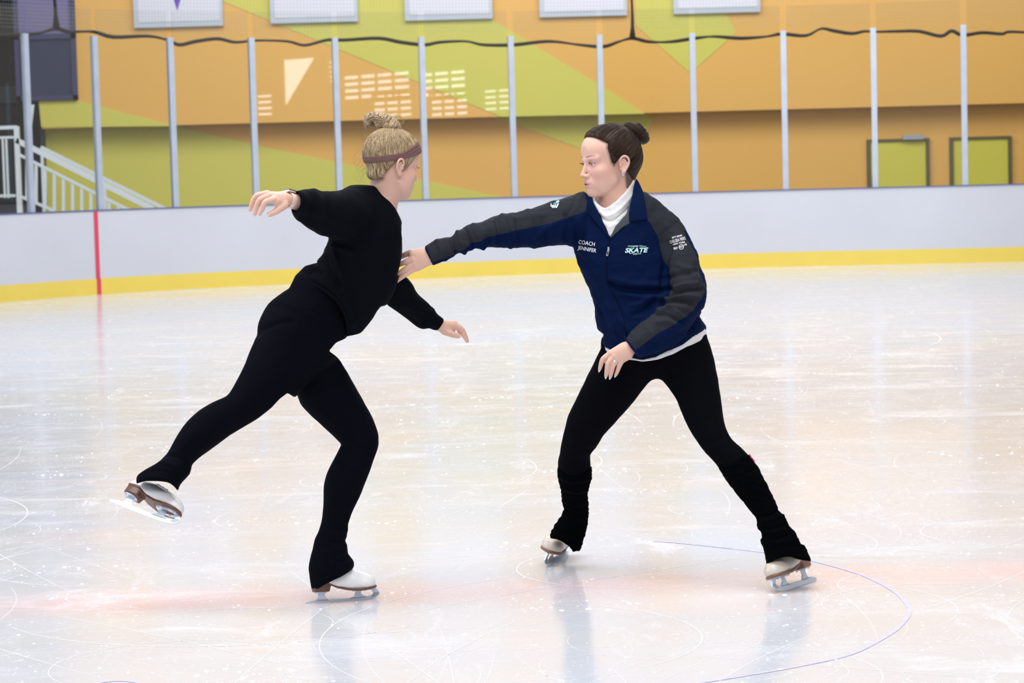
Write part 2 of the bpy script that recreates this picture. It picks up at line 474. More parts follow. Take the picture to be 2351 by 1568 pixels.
Fc = [tuple(range(n))[::-1], tuple(range(n, 2 * n))] + [(i, (i + 1) % n, n + (i + 1) % n, n + i) for i in range(n)]
o = pyd('floor', V2, Fc, mICE, smooth=False); tag(o, kind='structure')

# scratches cut by skates and shaved snow on the ice
mSCR = mat('scratch_white', (.90, .91, .95), .5)
def arc_ribbon(mb, cx, cy, R, a0, a1, w, z=.0006, ex=1.0, rot=0.0):
    n = max(6, int(abs(a1 - a0) * R / .05)); n = min(n, 90); L_ = []
    for i in range(n + 1):
        t = i / n; a = a0 + (a1 - a0) * t; ww = w * (math.sin(math.pi * t) ** .5 + .05) / 2
        for s in (-ww, ww):
            x = (R + s) * math.cos(a) * ex; y = (R + s) * math.sin(a)
            L_.append((cx + x * math.cos(rot) - y * math.sin(rot), cy + x * math.sin(rot) + y * math.cos(rot), z))
    mb.poly(L_, [(2 * i, 2 * i + 1, 2 * i + 3, 2 * i + 2) for i in range(n)])
rnd = random.Random(11); mb = MB()
for i in range(520):
    y = 6.0 + 20 * rnd.random() ** 1.7; x = (rnd.random() - .5) * (y * .5 + 1)
    R = rnd.choice([.35, .6, 1.2, 3, 6, 12, 20]) * (0.7 + .6 * rnd.random())
    a = rnd.random() * 6.28; ln = min((.4 + 2.2 * rnd.random()) / R, 4.2); w = rnd.choice([.0008, .0012, .0016, .0026]) * (1 + (y - 6) * .06)
    arc_ribbon(mb, x - R * math.cos(a + ln / 2), y - R * math.sin(a + ln / 2), R, a, a + ln, w)
for u, v, R, a0, a1 in ((140, 1290, .42, 1.2, 4.6), (300, 1290, .52, 1.0, 5.2), (1480, 1300, .45, 1.6, 4.9), (1150, 1470, .6, -.9, 1.3), (560, 1375, .8, 3.6, 5.6), (2330, 1220, .35, 1.6, 4.6), (1700, 1250, .5, -1.2, 1.0)):
    g = ground(u, v); arc_ribbon(mb, g[0], g[1], R, a0, a1, .004)
o = mb.build('skate_scratches', mSCR); tag(settle(o), 'fine white scratches cut across the rink ice by skate blades', 'scratches', kind='stuff')
mSNOW = mat('snow_white', (.93, .94, .97), .8)
mb = MB(); rnd = random.Random(5)
def lump(mb, x, y, s):
    k = 6; V = []; ph = rnd.random() * 6
    for j, (rr, zz) in enumerate(((1.0, -.1), (.85, .35), (.4, .62))):
        for i in range(k): a = ph + i * 6.283 / k; q = rr * s * (.75 + .5 * rnd.random()); V.append((x + q * math.cos(a) * 1.3, y + q * math.sin(a), max(-.001, zz * s * .55)))
    V.append((x, y, s * .4)); Fc = []
    for j in range(2):
        for i in range(k): Fc.append((j * k + i, j * k + (i + 1) % k, (j + 1) * k + (i + 1) % k, (j + 1) * k + i))
    Fc += [(2 * k + i, 2 * k + (i + 1) % k, 3 * k) for i in range(k)]
    mb.poly(V, Fc)
cl = [(rnd.gauss(0, 1.5), 6.2 + 9 * rnd.random() ** 1.5) for _ in range(95)]
for cx, cy in cl:
    for _ in range(rnd.randint(3, 16)):
        lump(mb, cx + rnd.gauss(0, .10), cy + rnd.gauss(0, .05), .0022 + .0065 * rnd.random() ** 3)
for _ in range(1500):
    y = 6.0 + 14 * rnd.random() ** 1.6; lump(mb, (rnd.random() - .5) * (y * .48), y, .0015 + .004 * rnd.random() ** 2)
o = mb.build('ice_shavings', mSNOW, smooth=False); tag(settle(o), 'loose crumbs of white shaved ice scattered over the rink', 'ice shavings', kind='stuff')
# marker circle drawn on the ice
cp = [ground(u, v)[:2] for u, v in ((1500, 1243), (1560, 1247), (1750, 1268), (1850, 1285), (1930, 1305), (1990, 1325), (2050, 1356), (2080, 1385), (2088, 1405), (2072, 1432), (2040, 1458), (1960, 1500), (1860, 1525), (1720, 1550), (1560, 1575), (1400, 1592))]
cc = catmull(cp, 8); w = .007; A = offset_curve(cc, w); B = offset_curve(cc, -w)
mMK = mat('marker_purple', (.50, .47, .84), .6, var=.25, vscale=30)
mb = MB(); mb.poly([(x, y, .0011) for q in zip(A, B) for x, y in q], [(2 * i, 2 * i + 1, 2 * i + 3, 2 * i + 2) for i in range(len(cc) - 1)])
o = mb.build('marker_circle', mMK); tag(settle(o), 'thin purple circle drawn on the ice to the right of the coach', 'marking', 'purple marker rings on the ice')
cp = [ground(u, v)[:2] for u, v in ((150, 1580), (215, 1570), (260, 1564), (300, 1565), (340, 1574), (370, 1590))]
cc = catmull(cp, 6); A = offset_curve(cc, .006); B = offset_curve(cc, -.006)
mb = MB(); mb.poly([(x, y, .0011) for q in zip(A, B) for x, y in q], [(2 * i, 2 * i + 1, 2 * i + 3, 2 * i + 2) for i in range(len(cc) - 1)])
o = mb.build('marker_circle', mMK); tag(settle(o), 'short purple arc at the lower left edge of the ice', 'marking', 'purple marker rings on the ice')

# ---- dasher boards
BH = 1.04
mBRD = mat('board_white', (.54, .56, .615), .42, var=.05, vscale=1.3, spec=.4)
def scuffs(m, col=(.45, .46, .52), lo=.66, scale=2.6):
    nt = m.node_tree; b = nt.nodes['Principled BSDF']; L = nt.links.new
    g = nt.nodes.new('ShaderNodeNewGeometry'); mp = nt.nodes.new('ShaderNodeMapping'); mp.inputs['Scale'].default_value = (.6, 1, 1.4); L(g.outputs['Position'], mp.inputs['Vector'])
    n = nt.nodes.new('ShaderNodeTexNoise'); n.inputs['Scale'].default_value = scale; n.inputs['Detail'].default_value = 6; n.inputs['Roughness'].default_value = .7
    L(mp.outputs['Vector'], n.inputs['Vector']); r = nt.nodes.new('ShaderNodeMapRange'); r.inputs['From Min'].default_value = lo; r.inputs['From Max'].default_value = lo + .12; r.inputs['To Max'].default_value = .55
    L(n.outputs['Fac'], r.inputs['Value']); x = nt.nodes.new('ShaderNodeMix'); x.data_type = 'RGBA'
    L(r.outputs['Result'], x.inputs['Factor']); L(b.inputs['Base Color'].links[0].from_socket, x.inputs['A']); x.inputs['B'].default_value = (*col, 1); L(x.outputs['Result'], b.inputs['Base Color'])
scuffs(mBRD)
mKICK = mat('kickplate_yellow', (.73, .56, .095), .45, var=.06, vscale=3)
mCAP = mat('cap_blue', (.07, .09, .26), .5)
mRED = mat('goal_line_red', (.62, .05, .10), .5)
root = empty('dasher_board', (1.0, 32.3, 0))
tag(root, 'long white rink boards with yellow kick plate and thin blue cap rail', 'rink boards')
def child(o, r=root): return reparent(o, r)
child(strip('board_panel', 0.0, 0.09, 0.0, BH - .013, mBRD))
child(strip('kick_plate', -0.014, 0.0, 0.0, .195, mKICK))
child(strip('cap_rail', -0.012, 0.11, BH - .013, BH, mCAP))
g = ground(219, 676)[:2]; k = int(np.argmin(((BC - g) ** 2).sum(1)))
T = BC[k + 1] - BC[k - 1]; T /= np.linalg.norm(T); Nn = np.array([-T[1], T[0]])
fr = ((g - BC[k - 1]) @ T); c = BC[k - 1] + T * fr
seg = np.array([c - T * .03, c, c + T * .03])
child(strip('goal_line_mark', -0.006, 0.0, .195, BH - .02, mRED, C=seg))
child(strip('goal_line_mark', -0.019, -0.0, 0.0, .195, mRED, C=seg))
mb = MB(); d = np.array([g[0] + .1, g[1] - 14.0]) ; e = np.array([-.55, -1.0]) 

# ---- glass panes and posts on the boards
def glass_material(name, tint, refl=1.0):
    m = bpy.data.materials.new(name); m.use_nodes = True; nt = m.node_tree; nt.nodes.clear(); L = nt.links.new
    out = nt.nodes.new('ShaderNodeOutputMaterial'); tr = nt.nodes.new('ShaderNodeBsdfTransparent'); gl = nt.nodes.new('ShaderNodeBsdfGlossy')
    tr.inputs['Color'].default_value = (*tint, 1); gl.inputs['Roughness'].default_value = .012; gl.inputs['Color'].default_value = (refl, refl, refl, 1)
    fr_ = nt.nodes.new('ShaderNodeFresnel'); fr_.inputs['IOR'].default_value = 1.55
    ge = nt.nodes.new('ShaderNodeNewGeometry'); inv = nt.nodes.new('ShaderNodeMath'); inv.operation = 'SUBTRACT'; inv.inputs[0].default_value = 1; L(ge.outputs['Backfacing'], inv.inputs[1])
    mu = nt.nodes.new('ShaderNodeMath'); mu.operation = 'MULTIPLY'; L(fr_.outputs[0], mu.inputs[0]); L(inv.outputs[0], mu.inputs[1])
    m2 = nt.nodes.new('ShaderNodeMath'); m2.operation = 'MULTIPLY'; L(mu.outputs[0], m2.inputs[0]); m2.inputs[1].default_value = 1.8
    mx = nt.nodes.new('ShaderNodeMixShader'); L(m2.outputs[0], mx.inputs[0]); L(tr.outputs[0], mx.inputs[1]); L(gl.outputs[0], mx.inputs[2]); L(mx.outputs[0], out.inputs['Surface'])
    return m
mGLS = glass_material('rink_glass', (.965, .975, .965))
mALU = mat('post_aluminium', (.50, .56, .66), .38, metal=.35, var=.12, vscale=6, spec=.6)
PT, GT = 3.17, 3.50
T = np.gradient(BPTS, axis=0); T /= np.linalg.norm(T, axis=1, keepdims=True); NB = np.stack([-T[:, 1], T[:, 0]], 1)
posts = []
rootG = empty('rink_glass', (1.0, 32.3, BH)); tag(rootG, 'tall clear glass panes between pale aluminium posts standing on the white boards', 'rink glass')
tops = {5: 3.22, 6: 3.20}
for i in range(NPOST):
    p = BPTS[i] + NB[i] * .05; mb = MB(); t = np.array([*T[i], 0]); nn = np.array([*NB[i], 0]); b0 = np.array([*p, BH]); top = np.array([*p, PT])
    w = .037
    V = [b0 + t * a * w + nn * c_ * .03 for a, c_ in ((-1, -1), (1, -1), (1, 1), (-1, 1))]
    V += [v + np.array([0, 0, PT - BH]) for v in V]
    mb.poly(V, [(3, 2, 1, 0), (4, 5, 6, 7), (0, 1, 5, 4), (1, 2, 6, 5), (2, 3, 7, 6), (3, 0, 4, 7)])
    for a in (-.5, .5):                      # two raised ribs along the face of the post
        q = b0 + t * a * w - nn * .032
        V = [q + t * s * .006 + nn * c_ * .004 for s, c_ in ((-1, -1), (1, -1), (1, 1), (-1, 1))]; V += [v + np.array([0, 0, PT - BH]) for v in V]
        mb.poly(V, [(0, 1, 5, 4), (1, 2, 6, 5), (3, 0, 4, 7), (4, 5, 6, 7)])
    o = reparent(mb.build('glass_post', mALU), rootG)
for i in range(3, NPOST - 1):
    a = BPTS[i] + NB[i] * .05; b = BPTS[i + 1] + NB[i + 1] * .05; d = b - a; L_ = np.linalg.norm(d); d /= L_; nn = np.array([-d[1], d[0]])
    a = a + d * .040; b = b - d * .040; V = []
    for z in (BH + .001, GT):
        for q, s in ((a, -1), (b, -1), (b, 1), (a, 1)): V.append((*(q + nn * s * .006), z))
    mb = MB(); mb.poly(V, [(3, 2, 1, 0), (4, 5, 6, 7), (0, 1, 5, 4), (1, 2, 6, 5), (2, 3, 7, 6), (3, 0, 4, 7)])
    reparent(mb.build('glass_pane', mGLS), rootG)
# ---- netting hanging down behind the glass, with its black border rope
YN = .16
def behind(u, v, off=YN):                    # point seen at (u,v) on the curved sheet behind the glass
    C = offset_curve(BC, off); r = ray(u, v); best = None
    for i in range(len(C) - 1):
        a = C[i]; e = C[i + 1] - a; M = np.array([[r[0], -e[0]], [r[1], -e[1]]]); dt = np.linalg.det(M)
        if abs(dt) < 1e-9: continue
        t, s = np.linalg.solve(M, a)
        if -.001 <= s <= 1.001 and t > 0: best = CC + r * t
    return best
rp = [(-40, 78), (40, 80), (90, 76), (128, 66), (160, 73), (215, 73), (260, 85), (340, 83), (385, 92), (412, 103), (450, 95), (500, 89), (540, 97), (590, 93), (660, 95), (700, 104), (750, 92), (790, 92), (870, 88), (920, 97), (975, 103),
      (1010, 97), (1070, 95), (1110, 103), (1180, 103), (1260, 95), (1330, 103), (1385, 107), (1420, 96), (1452, 88), (1490, 96), (1540, 96), (1595, 88), (1640, 84), (1700, 88), (1760, 84), (1795, 78), (1850, 82), (1885, 66),
      (1915, 71), (1955, 77), (1985, 72), (2010, 73), (2060, 72), (2110, 72), (2160, 83), (2185, 71), (2210, 81), (2255, 75), (2300, 78), (2320, 73), (2400, 77)]
mROPE = mat('rope_black', (.018, .014, .012), .9, bump=.5, bscale=60)
mNET = mat('net_grey', (.30, .30, .31), .8)
RP = np.array([behind(u, v) for u, v in rp])
root = empty('safety_net', tuple(RP[len(RP) // 2]))
tag(root, 'fine safety net above the rink glass edged by a sagging black rope', 'net')
mb = MB(); cr = catmull(RP, 4); rr = random.Random(3)
mb.tube(cr, [.015 + .012 * abs(math.sin(i * .21 + math.sin(i * .05) * 3)) for i in range(len(cr))], 6); reparent(mb.build('border_rope', mROPE, smooth=True), root)
for uu, vt in ((1452, 88), (129, 64)):
    mb = MB(); b_ = behind(uu, vt); top = b_ + np.array([.0 if uu > 1000 else -.05, 0, 1.6])
    ps = [b_ + (top - b_) * t + np.array([.006 * math.sin(9 * t), 0, 0]) for t in np.linspace(0, 1, 12)]
    mb.tube(ps, [.05, .026, .022] + [.018] * 9, 6); reparent(mb.build('hanging_rope', mROPE, smooth=True), root)
C = offset_curve(BC, YN); seg = np.linalg.norm(np.diff(C, axis=0), axis=1); cum = np.concatenate([[0], np.cumsum(seg)])
rx = cr[:, 0]; mb = MB(); ss = np.arange(6.0, cum[-1], .045)
NX = np.interp(ss, cum, C[:, 0]); NY = np.interp(ss, cum, C[:, 1]); NZ = np.interp(NX, rx[np.argsort(rx)], cr[np.argsort(rx), 2])
for x, y, z in zip(NX, NY, NZ): mb.poly([(x - .0011, y, z), (x + .0011, y, z), (x + .0011, y, 5.0), (x - .0011, y, 5.0)], [(0, 1, 2, 3)])
for z in np.arange(3.25, 5.0, .045):
    pr_ = None
    for x, y, zb in zip(NX[::4], NY[::4], NZ[::4]):
        if zb < z and pr_ is not None: mb.poly([(pr_[0], pr_[1], z - .0011), (x, y, z - .0011), (x, y, z + .0011), (pr_[0], pr_[1], z + .0011)], [(0, 1, 2, 3)])
        pr_ = (x, y)
reparent(mb.build('mesh', mNET), root)

# ---- mural wall behind: upper wall stands forward, lower wall is set back under it
YU, YL = 38.0, 38.45
mOR = mat('mural_orange', (.74, .415, .09), .62, var=.04, vscale=.4)
mYE = mat('mural_yellow', (.72, .60, .062), .62, var=.04, vscale=.4)
mLI = mat('mural_lime', (.60, .565, .095), .62, var=.04, vscale=.4)
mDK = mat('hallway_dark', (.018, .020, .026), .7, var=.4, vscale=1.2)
mNV = mat('frame_navy', (.03, .035, .11), .5)
ZS = 2.235
def wall_poly(mb, pts, Y, mi, y_off=0.0, depth=.02):
    P = [atY(u, v, Y) for u, v in pts]; A = [(p[0], Y - y_off, p[2]) for p in P]; B = [(p[0], Y + depth, p[2]) for p in P]; n = len(A)
    mb.poly(A + B, [tuple(range(n)), tuple(range(n, 2 * n))[::-1]] + [(i, n + i, n + (i + 1) % n, (i + 1) % n) for i in range(n)], mi)
x0 = atY(92, 150, YU)[0]; zs1 = lambda x: ZS
def zsof(u, Y=YU): return ZS
mb = MB(); mb.box((x0, YU, ZS), (16, YU + .2, 9.5), 0)
def top_clip(pts): return pts
wall_poly(mb, [(512, 3), (470, -25), (1020, -25), (1062, 0), (1131, 46), (1379, 196), (1480, 261), (1150, 268)], YU, 1, .010)
wall_poly(mb, [(1459, 58), (1459, -30), (1630, -30), (1650, 0), (1690, 74), (1585, 168)], YU, 1, .010)
wall_poly(mb, [(89, 231), (174, 230), (404, 289.5), (95, 292)], YU, 1, .010)
o = mb.build('wall_back', [mOR, mLI]); tag(o, kind='structure')
mb = MB(); mb.box((x0, YL, -.3), (16, YL + .3, ZS + .6), 0)
wall_poly(mb, [(1100, 255), (1474, 250), (1499, 277), (1484, 303), (1420, 372), (1334, 341), (1181, 285), (1100, 262)], YL, 1, .010)
wall_poly(mb, [(97, 280), (410, 280), (420, 293), (604, 337), (781, 373), (950, 408), (1130, 447), (1190, 460), (1190, 520), (97, 520)], YL, 1, .010)
o = mb.build('wall_recess', [mOR, mLI]); tag(o, kind='structure')
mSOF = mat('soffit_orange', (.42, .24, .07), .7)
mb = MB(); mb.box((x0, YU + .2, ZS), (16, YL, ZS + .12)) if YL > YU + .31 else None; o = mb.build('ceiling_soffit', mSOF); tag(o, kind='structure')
mCON = mat('walkway_grey', (.30, .30, .31), .8, var=.1)
mb = MB(); Co = offset_curve(BC, .14); V = [(x, y, -.3) for x, y in Co]
mb.poly(V + [(16, 32.4, -.3), (16, 46, -.3), (-16, 46, -.3), (-16, 20, -.3)], [tuple(range(len(V) + 4))[::-1]])
o = mb.build('floor_walkway', mCON); tag(o, kind='structure')
# dark hallway at the left with its own walls
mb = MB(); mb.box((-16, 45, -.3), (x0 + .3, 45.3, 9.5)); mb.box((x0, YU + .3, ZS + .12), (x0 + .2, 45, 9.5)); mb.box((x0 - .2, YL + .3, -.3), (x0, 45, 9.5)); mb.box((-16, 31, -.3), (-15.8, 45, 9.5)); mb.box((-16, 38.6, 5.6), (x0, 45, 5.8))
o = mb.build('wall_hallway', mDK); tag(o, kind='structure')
mSHL = mat('hall_greenish', (.055, .075, .03), .7); mSH2 = mat('hall_grey', (.10, .11, .12), .6)
def plate(name, m, pts, Y, depth=.06, parent=None):
    mb = MB(); wall_poly(mb, pts, Y, 0, 0, depth); o = mb.build(name, m, parent); return o
o = plate('wall_sign', mSHL, [(-60, 14), (50, 16), (50, 74), (-60, 74)], 44.8, .1); tag(settle(o), 'dark olive board high on the hallway wall at top left', 'sign board')
o = plate('notice_board', mSH2, [(-20, 198), (40, 198), (40, 236), (-20, 236)], 44.8, .08); tag(settle(o), 'small grey notice board deep inside the dark hallway', 'notice board')
# navy framed window in the mural wall
mWG = mat('window_dark_glass', (.018, .026, .075), .35, spec=.4)
root_w = empty('window_1', tuple(atY(135, 230, YU - .06))); tag(root_w, kind='structure')
mb = MB()
a = atY(92, 231, YU); b = atY(180, 226, YU); xl, xr, zb, zt = a[0] - .35, b[0], a[2], 5.2
for lo, hi in (((xl, YU - .09, zb), (xr, YU + .02, zb + .07)), ((xr - .07, YU - .09, zb), (xr, YU + .02, zt)), ((xl, YU - .09, zb), (xl + .07, YU + .02, zt)), ((xl, YU - .09, 3.62), (xr, YU + .0, 3.70))): mb.box(lo, hi)
reparent(mb.build('window_frame', mNV), root_w)
mb = MB(); mb.box((xl + .07, YU - .03, zb + .07), (xr - .07, YU - .01, zt)); reparent(mb.build('window_pane', mWG), root_w)
mPUR = mat('panel_violet', (.16, .14, .30), .6)
mb = MB(); mb.box((xl + .07, YU - .05, 3.70), (xr - .07, YU - .035, zt)); reparent(mb.build('window_blind', mPUR), root_w)
# hanging white banner boards
mBAN = mat('banner_white', (.66, .68, .78), .5); mBF = mat('banner_frame', (.50, .56, .66), .45); mBP = mat('banner_violet', (.10, .04, .42), .5)
bl = ['leftmost white framed banner board, with a purple pointed mark', 'second white framed banner board from the left, blank', 'middle white framed banner board above the gap between the skaters', 'fourth white framed banner board, left of the hanging black rope', 'rightmost white framed banner board on the orange wall']
for (ua, ub, vb), lb in zip(((308, 512, 63), (621, 822, 53), (930, 1131, 46.5), (1239, 1440, 39), (1547, 1746, 31)), bl):
    p = atY(ua, vb, YU - .10); q = atY(ub, vb - 3, YU - .10); z = (p[2] + q[2]) / 2
    r_ = empty('banner_board', (float((p[0] + q[0]) / 2), YU - .08, float(z))); tag(r_, lb, 'banner', 'white banner boards along the mural wall')
    mb = MB(); mb.box((p[0], YU - .10, z), (q[0], YU, z + 1.9)); reparent(mb.build('frame', mBF), r_)
    mb = MB(); mb.box((p[0] + .07, YU - .112, z + .08), (q[0] - .05, YU - .10, z + 1.82)); reparent(mb.build('face', mBAN), r_)
    if ua == 308:
        a = atY(397, -8, YU - .116); b = atY(416, -8, YU - .116); c = atY(407, 25, YU - .116)
        mb = MB(); W_ = b[0] - a[0]; zt_ = a[2] + .5
        mb.poly([(a[0], YU - .117, a[2]), (c[0], YU - .117, c[2]), (b[0], YU - .117, a[2]), (b[0] + .25, YU - .117, zt_), (a[0] - .25, YU - .117, zt_),
                 (a[0], YU - .112, a[2]), (c[0], YU - .112, c[2]), (b[0], YU - .112, a[2]), (b[0] + .25, YU - .112, zt_), (a[0] - .25, YU - .112, zt_)], [(0, 1, 2, 3, 4), (9, 8, 7, 6, 5), (0, 5, 6, 1), (1, 6, 7, 2)])
        o = reparent(mb.build('pointed_emblem', mBP), r_); o['label'] = 'deep purple pointed emblem'
# doors
mDR = mat('door_lime', (.60, .56, .06), .5); mDF = mat('door_frame_olive', (.10, .085, .03), .5); mST = mat('closer_steel', (.42, .46, .50), .35, metal=.5)
for k, (ua, ub, vt, closer) in enumerate(((1990, 2133, 320, True), (2180, 2322, 315, False)), 1):
    p = atY(ua, vt, YL - .05); q = atY(ub, vt - 3, YL - .05); z = (p[2] + q[2]) / 2
    r_ = empty('door_%d' % k, (float((p[0] + q[0]) / 2), YL - .05, -.3)); tag(r_, kind='structure')
    mb = MB(); t = .055
    mb.box((p[0], YL - .08, -.3), (p[0] + t, YL, z)); mb.box((q[0] - t, YL - .08, -.3), (q[0], YL, z)); mb.box((p[0] + t, YL - .08, z - t * .7), (q[0] - t, YL, z)); reparent(mb.build('door_frame', mDF), r_)
    mb = MB(); mb.box((p[0] + t, YL - .04, -.28), (q[0] - t, YL - .012, z - t * .7)); leaf = reparent(mb.build('door_leaf', mDR), r_)
    if closer:
        mb = MB(); a = atY(2072, 321, YL - .1)[0]; b = atY(2120, 321, YL - .1)[0]; mb.box((a, YL - .15, z - .02), (b, YL - .08, z + .055)); reparent(mb.build('door_closer', mST), r_)
        mb = MB(); a = atY(2000, 400, YL - .1)
        mb.box((p[0] + t + .02, YL - .07, .75), (p[0] + t + .10, YL - .04, 1.15)); mb.bar((p[0] + t + .06, YL - .11, .95), (p[0] + t + .20, YL - .11, .95), .02, .02); reparent(mb.build('door_handle', mST), r_)
# stair railing behind the boards at the left
mRL = mat('railing_white', (.66, .73, .79), .4)
YR = 34.6
def W(u, v, Y=YR): return atY(u, v, Y)
root = empty('stair_railing', tuple(W(36, 480) * np.array([1, 1, 0]) + np.array([0, 0, -.3]))); tag(root, 'white metal stair railing sloping down behind the boards at far left', 'railing')
mb = MB(); mb.bar(W(-40, 295), W(38, 292), .06, .05); reparent(mb.build('landing_rail', mRL), root)
mb = MB(); mb.bar(W(-40, 317), W(36, 315), .04, .035); reparent(mb.build('landing_rail', mRL), root)
mb = MB(); mb.bar(W(-40, 451), W(36, 449), .04, .04); reparent(mb.build('landing_rail', mRL), root)
for u in (38,): 
    mb = MB(); a = W(u, 290); mb.bar((a[0], a[1], -.3), a, .07, .07); reparent(mb.build('newel_post', mRL), root)
for u in (-20, 6, 14):
    mb = MB(); a = W(u, 316); mb.bar((a[0], a[1], W(u, 455)[2]), a, .028, .028, up=(0, 1, 0)); reparent(mb.build('baluster', mRL), root)
mb = MB(); mb.bar(W(38, 322), W(352, 480), .07, .075); reparent(mb.build('handrail', mRL), root)
mb = MB(); mb.bar(W(38, 352), W(300, 484), .04, .04); reparent(mb.build('lower_rail', mRL), root)
mb = MB(); mb.bar(W(38, 447), W(125, 484), .04, .04); reparent(mb.build('bottom_rail', mRL), root)
for u in list(range(62, 300, 21)):
    vt = 322 + (u - 38) * (158 / 314) + 30; 
    if vt > 478: break
    mb = MB(); a = W(u, vt); b = W(u, min(447 + (u - 38) * .425, 560)); mb.bar(b, a, .042, .03, up=(0, 1, 0)); reparent(mb.build('baluster', mRL), root)
YR2 = 36.0
root = empty('stair_railing', tuple(W(100, 480, YR2) * np.array([1, 1, 0]) + np.array([0, 0, -.3]))); tag(root, 'second white handrail on the wall side of the stairs, just above the nearer one', 'railing')
mb = MB(); mb.bar(W(94, 338, YR2), W(385, 482, YR2), .05, .05); reparent(mb.build('handrail', mRL), root)
for u in (96, 240, 340):
    v = 338 + (u - 94) * .495; mb = MB(); a = W(u, v, YR2); mb.bar((a[0], a[1], -.3), a, .04, .04, up=(0, 1, 0)); reparent(mb.build('rail_post', mRL), root)
o = plate('hall_post', mat('dark_post', (.025, .022, .022), .6), [(93, 296), (101, 296), (106, 480), (97, 480)], YL - .2, .1); tag(settle(o), 'dark post at the corner where the hallway meets the lime wall', 'post')
# white slanted strip beside the stair top
o = plate('wall_brace', mRL, [(70, 240), (78, 240), (68, 325), (58, 325)], 36.6, .05); tag(settle(o), 'pale slanted brace behind the leftmost glass post', 'brace')
# ---- hall walls outside the view: they carry the windows that the glass reflects
mHW = mat('hall_wall_grey', (.42, .42, .43), .8)
XR = 14.0
mb = MB(); mb.box((XR, -9, -.3), (XR + .3, YU, 7.5)); o = mb.build('wall_right', mHW); tag(o, kind='structure')
mb = MB(); mb.box((-15, -9.3, -.3), (XR + .3, -9, 7.5)); o = mb.build('wall_behind', mHW); tag(o, kind='structure')
mWIN = bpy.data.materials.new('daylight_pane'); mWIN.use_nodes = True
bb = mWIN.node_tree.nodes['Principled BSDF']; bb.inputs['Emission Color'].default_value = (.93, .96, 1, 1); bb.inputs['Emission Strength'].default_value = 4.2; bb.inputs['Base Color'].default_value = (.5, .5, .5, 1)
mMU = mat('muntin_white', (.5, .5, .5), .5)
def refl_hit(i, u, v):
    a = np.array([*(BPTS[i] + NB[i] * .044), 0]); b = np.array([*(BPTS[i + 1] + NB[i + 1] * .044), 0]); d = b - a
    nn = np.array([-d[1], d[0], 0]); nn /= np.linalg.norm(nn); r = ray(u, v); t = ((a - CC) @ nn) / (r @ nn); H = CC + r * t; q = r - 2 * (r @ nn) * nn
    s = (XR - H[0]) / q[0]; return H + q * s
for k, (i, ua, va, ub, vb, nc, nr, tri) in enumerate(((8, 652, 138, 724, 240, 1, 1, 1), (9, 790, 172, 945, 222, 4, 4, 0), (10, 990, 214, 1078, 266, 3, 4, 0), (10, 1112, 204, 1178, 254, 2, 4, 0), (8, 753, 138, 776, 192, 1, 5, 0)), 2):
    P = refl_hit(i, ua, va); Q = refl_hit(i, ub, vb); ya, yb = sorted((P[1], Q[1])); zb, zt = sorted((P[2], Q[2]))
    r_ = empty('window_%d' % k, (XR, float((ya + yb) / 2), float(zb))); tag(r_, kind='structure')
    mb = MB()
    if tri: mb.poly([(XR - .01, P[1], zt), (XR - .01, Q[1], zt), (XR - .01, P[1], zb), (XR, P[1], zt), (XR, Q[1], zt), (XR, P[1], zb)], [(0, 1, 2), (5, 4, 3), (0, 3, 4, 1), (1, 4, 5, 2), (2, 5, 3, 0)])
    else: mb.box((XR - .01, ya, zb), (XR, yb, zt))
    reparent(mb.build('window_pane', mWIN), r_); mb = MB()
    if not tri:
        for c in range(nc + 1): y = ya + (yb - ya) * c / nc; mb.box((XR - .04, y - .05, zb), (XR - .005, y + .05, zt))
        for c in range(nr + 1): z = zb + (zt - zb) * c / nr; mb.box((XR - .03, ya, z - .045), (XR - .005, yb, z + .045))
    else: mb.box((XR - .04, P[1] - .03, zb), (XR, P[1] + .03, zt))
    reparent(mb.build('window_frame', mMU), r_)
# ================================================================== PEOPLE: shared builders
def skin_mat(name, col, lip, brow, blush):
    m = mat(name, col, .5, bump=.2, bscale=500, spec=.35, var=.04, vscale=30, sss=.15)
    add_mask(m, 'scalp', (*[c * .55 for c in brow], .85), soft=5.0, offset=3.0)
    add_mask(m, 'blush', (*blush, .55), soft=24, offset=-4)
    add_mask(m, 'lips', (*lip, .75), soft=.9, offset=.2)
    add_mask(m, 'brow', (*brow, .88), soft=1.2, offset=0)
    add_mask(m, 'lid', (*[c * .62 for c in lip], .55), soft=1.6, offset=0)
    return m
def hair_mat(name, dark, light, scale=30, mid=.5):
    m = bpy.data.materials.new(name); m.use_nodes = True; nt = m.node_tree; b = nt.nodes['Principled BSDF']; L = nt.links.new
    a = nt.nodes.new('ShaderNodeAttribute'); a.attribute_name = 'strand'
    n = nt.nodes.new('ShaderNodeTexNoise'); n.inputs['Scale'].default_value = scale; n.inputs['Detail'].default_value = 6; n.inputs['Roughness'].default_value = .72
    L(a.outputs['Vector'], n.inputs['Vector'])
    r = nt.nodes.new('ShaderNodeMapRange'); r.inputs['From Min'].default_value = mid - .12; r.inputs['From Max'].default_value = mid + .16; L(n.outputs['Fac'], r.inputs['Value'])
    x = nt.nodes.new('ShaderNodeMix'); x.data_type = 'RGBA'; x.inputs['A'].default_value = (*dark, 1); x.inputs['B'].default_value = (*light, 1)
    L(r.outputs['Result'], x.inputs['Factor']); L(x.outputs['Result'], b.inputs['Base Color'])
    b.inputs['Roughness'].default_value = .5; b.inputs['Specular IOR Level'].default_value = .25
    bp = nt.nodes.new('ShaderNodeBump'); bp.inputs['Strength'].default_value = .8; bp.inputs['Distance'].default_value = .0025
    L(n.outputs['Fac'], bp.inputs['Height']); L(bp.outputs['Normal'], b.inputs['Normal'])
    return m
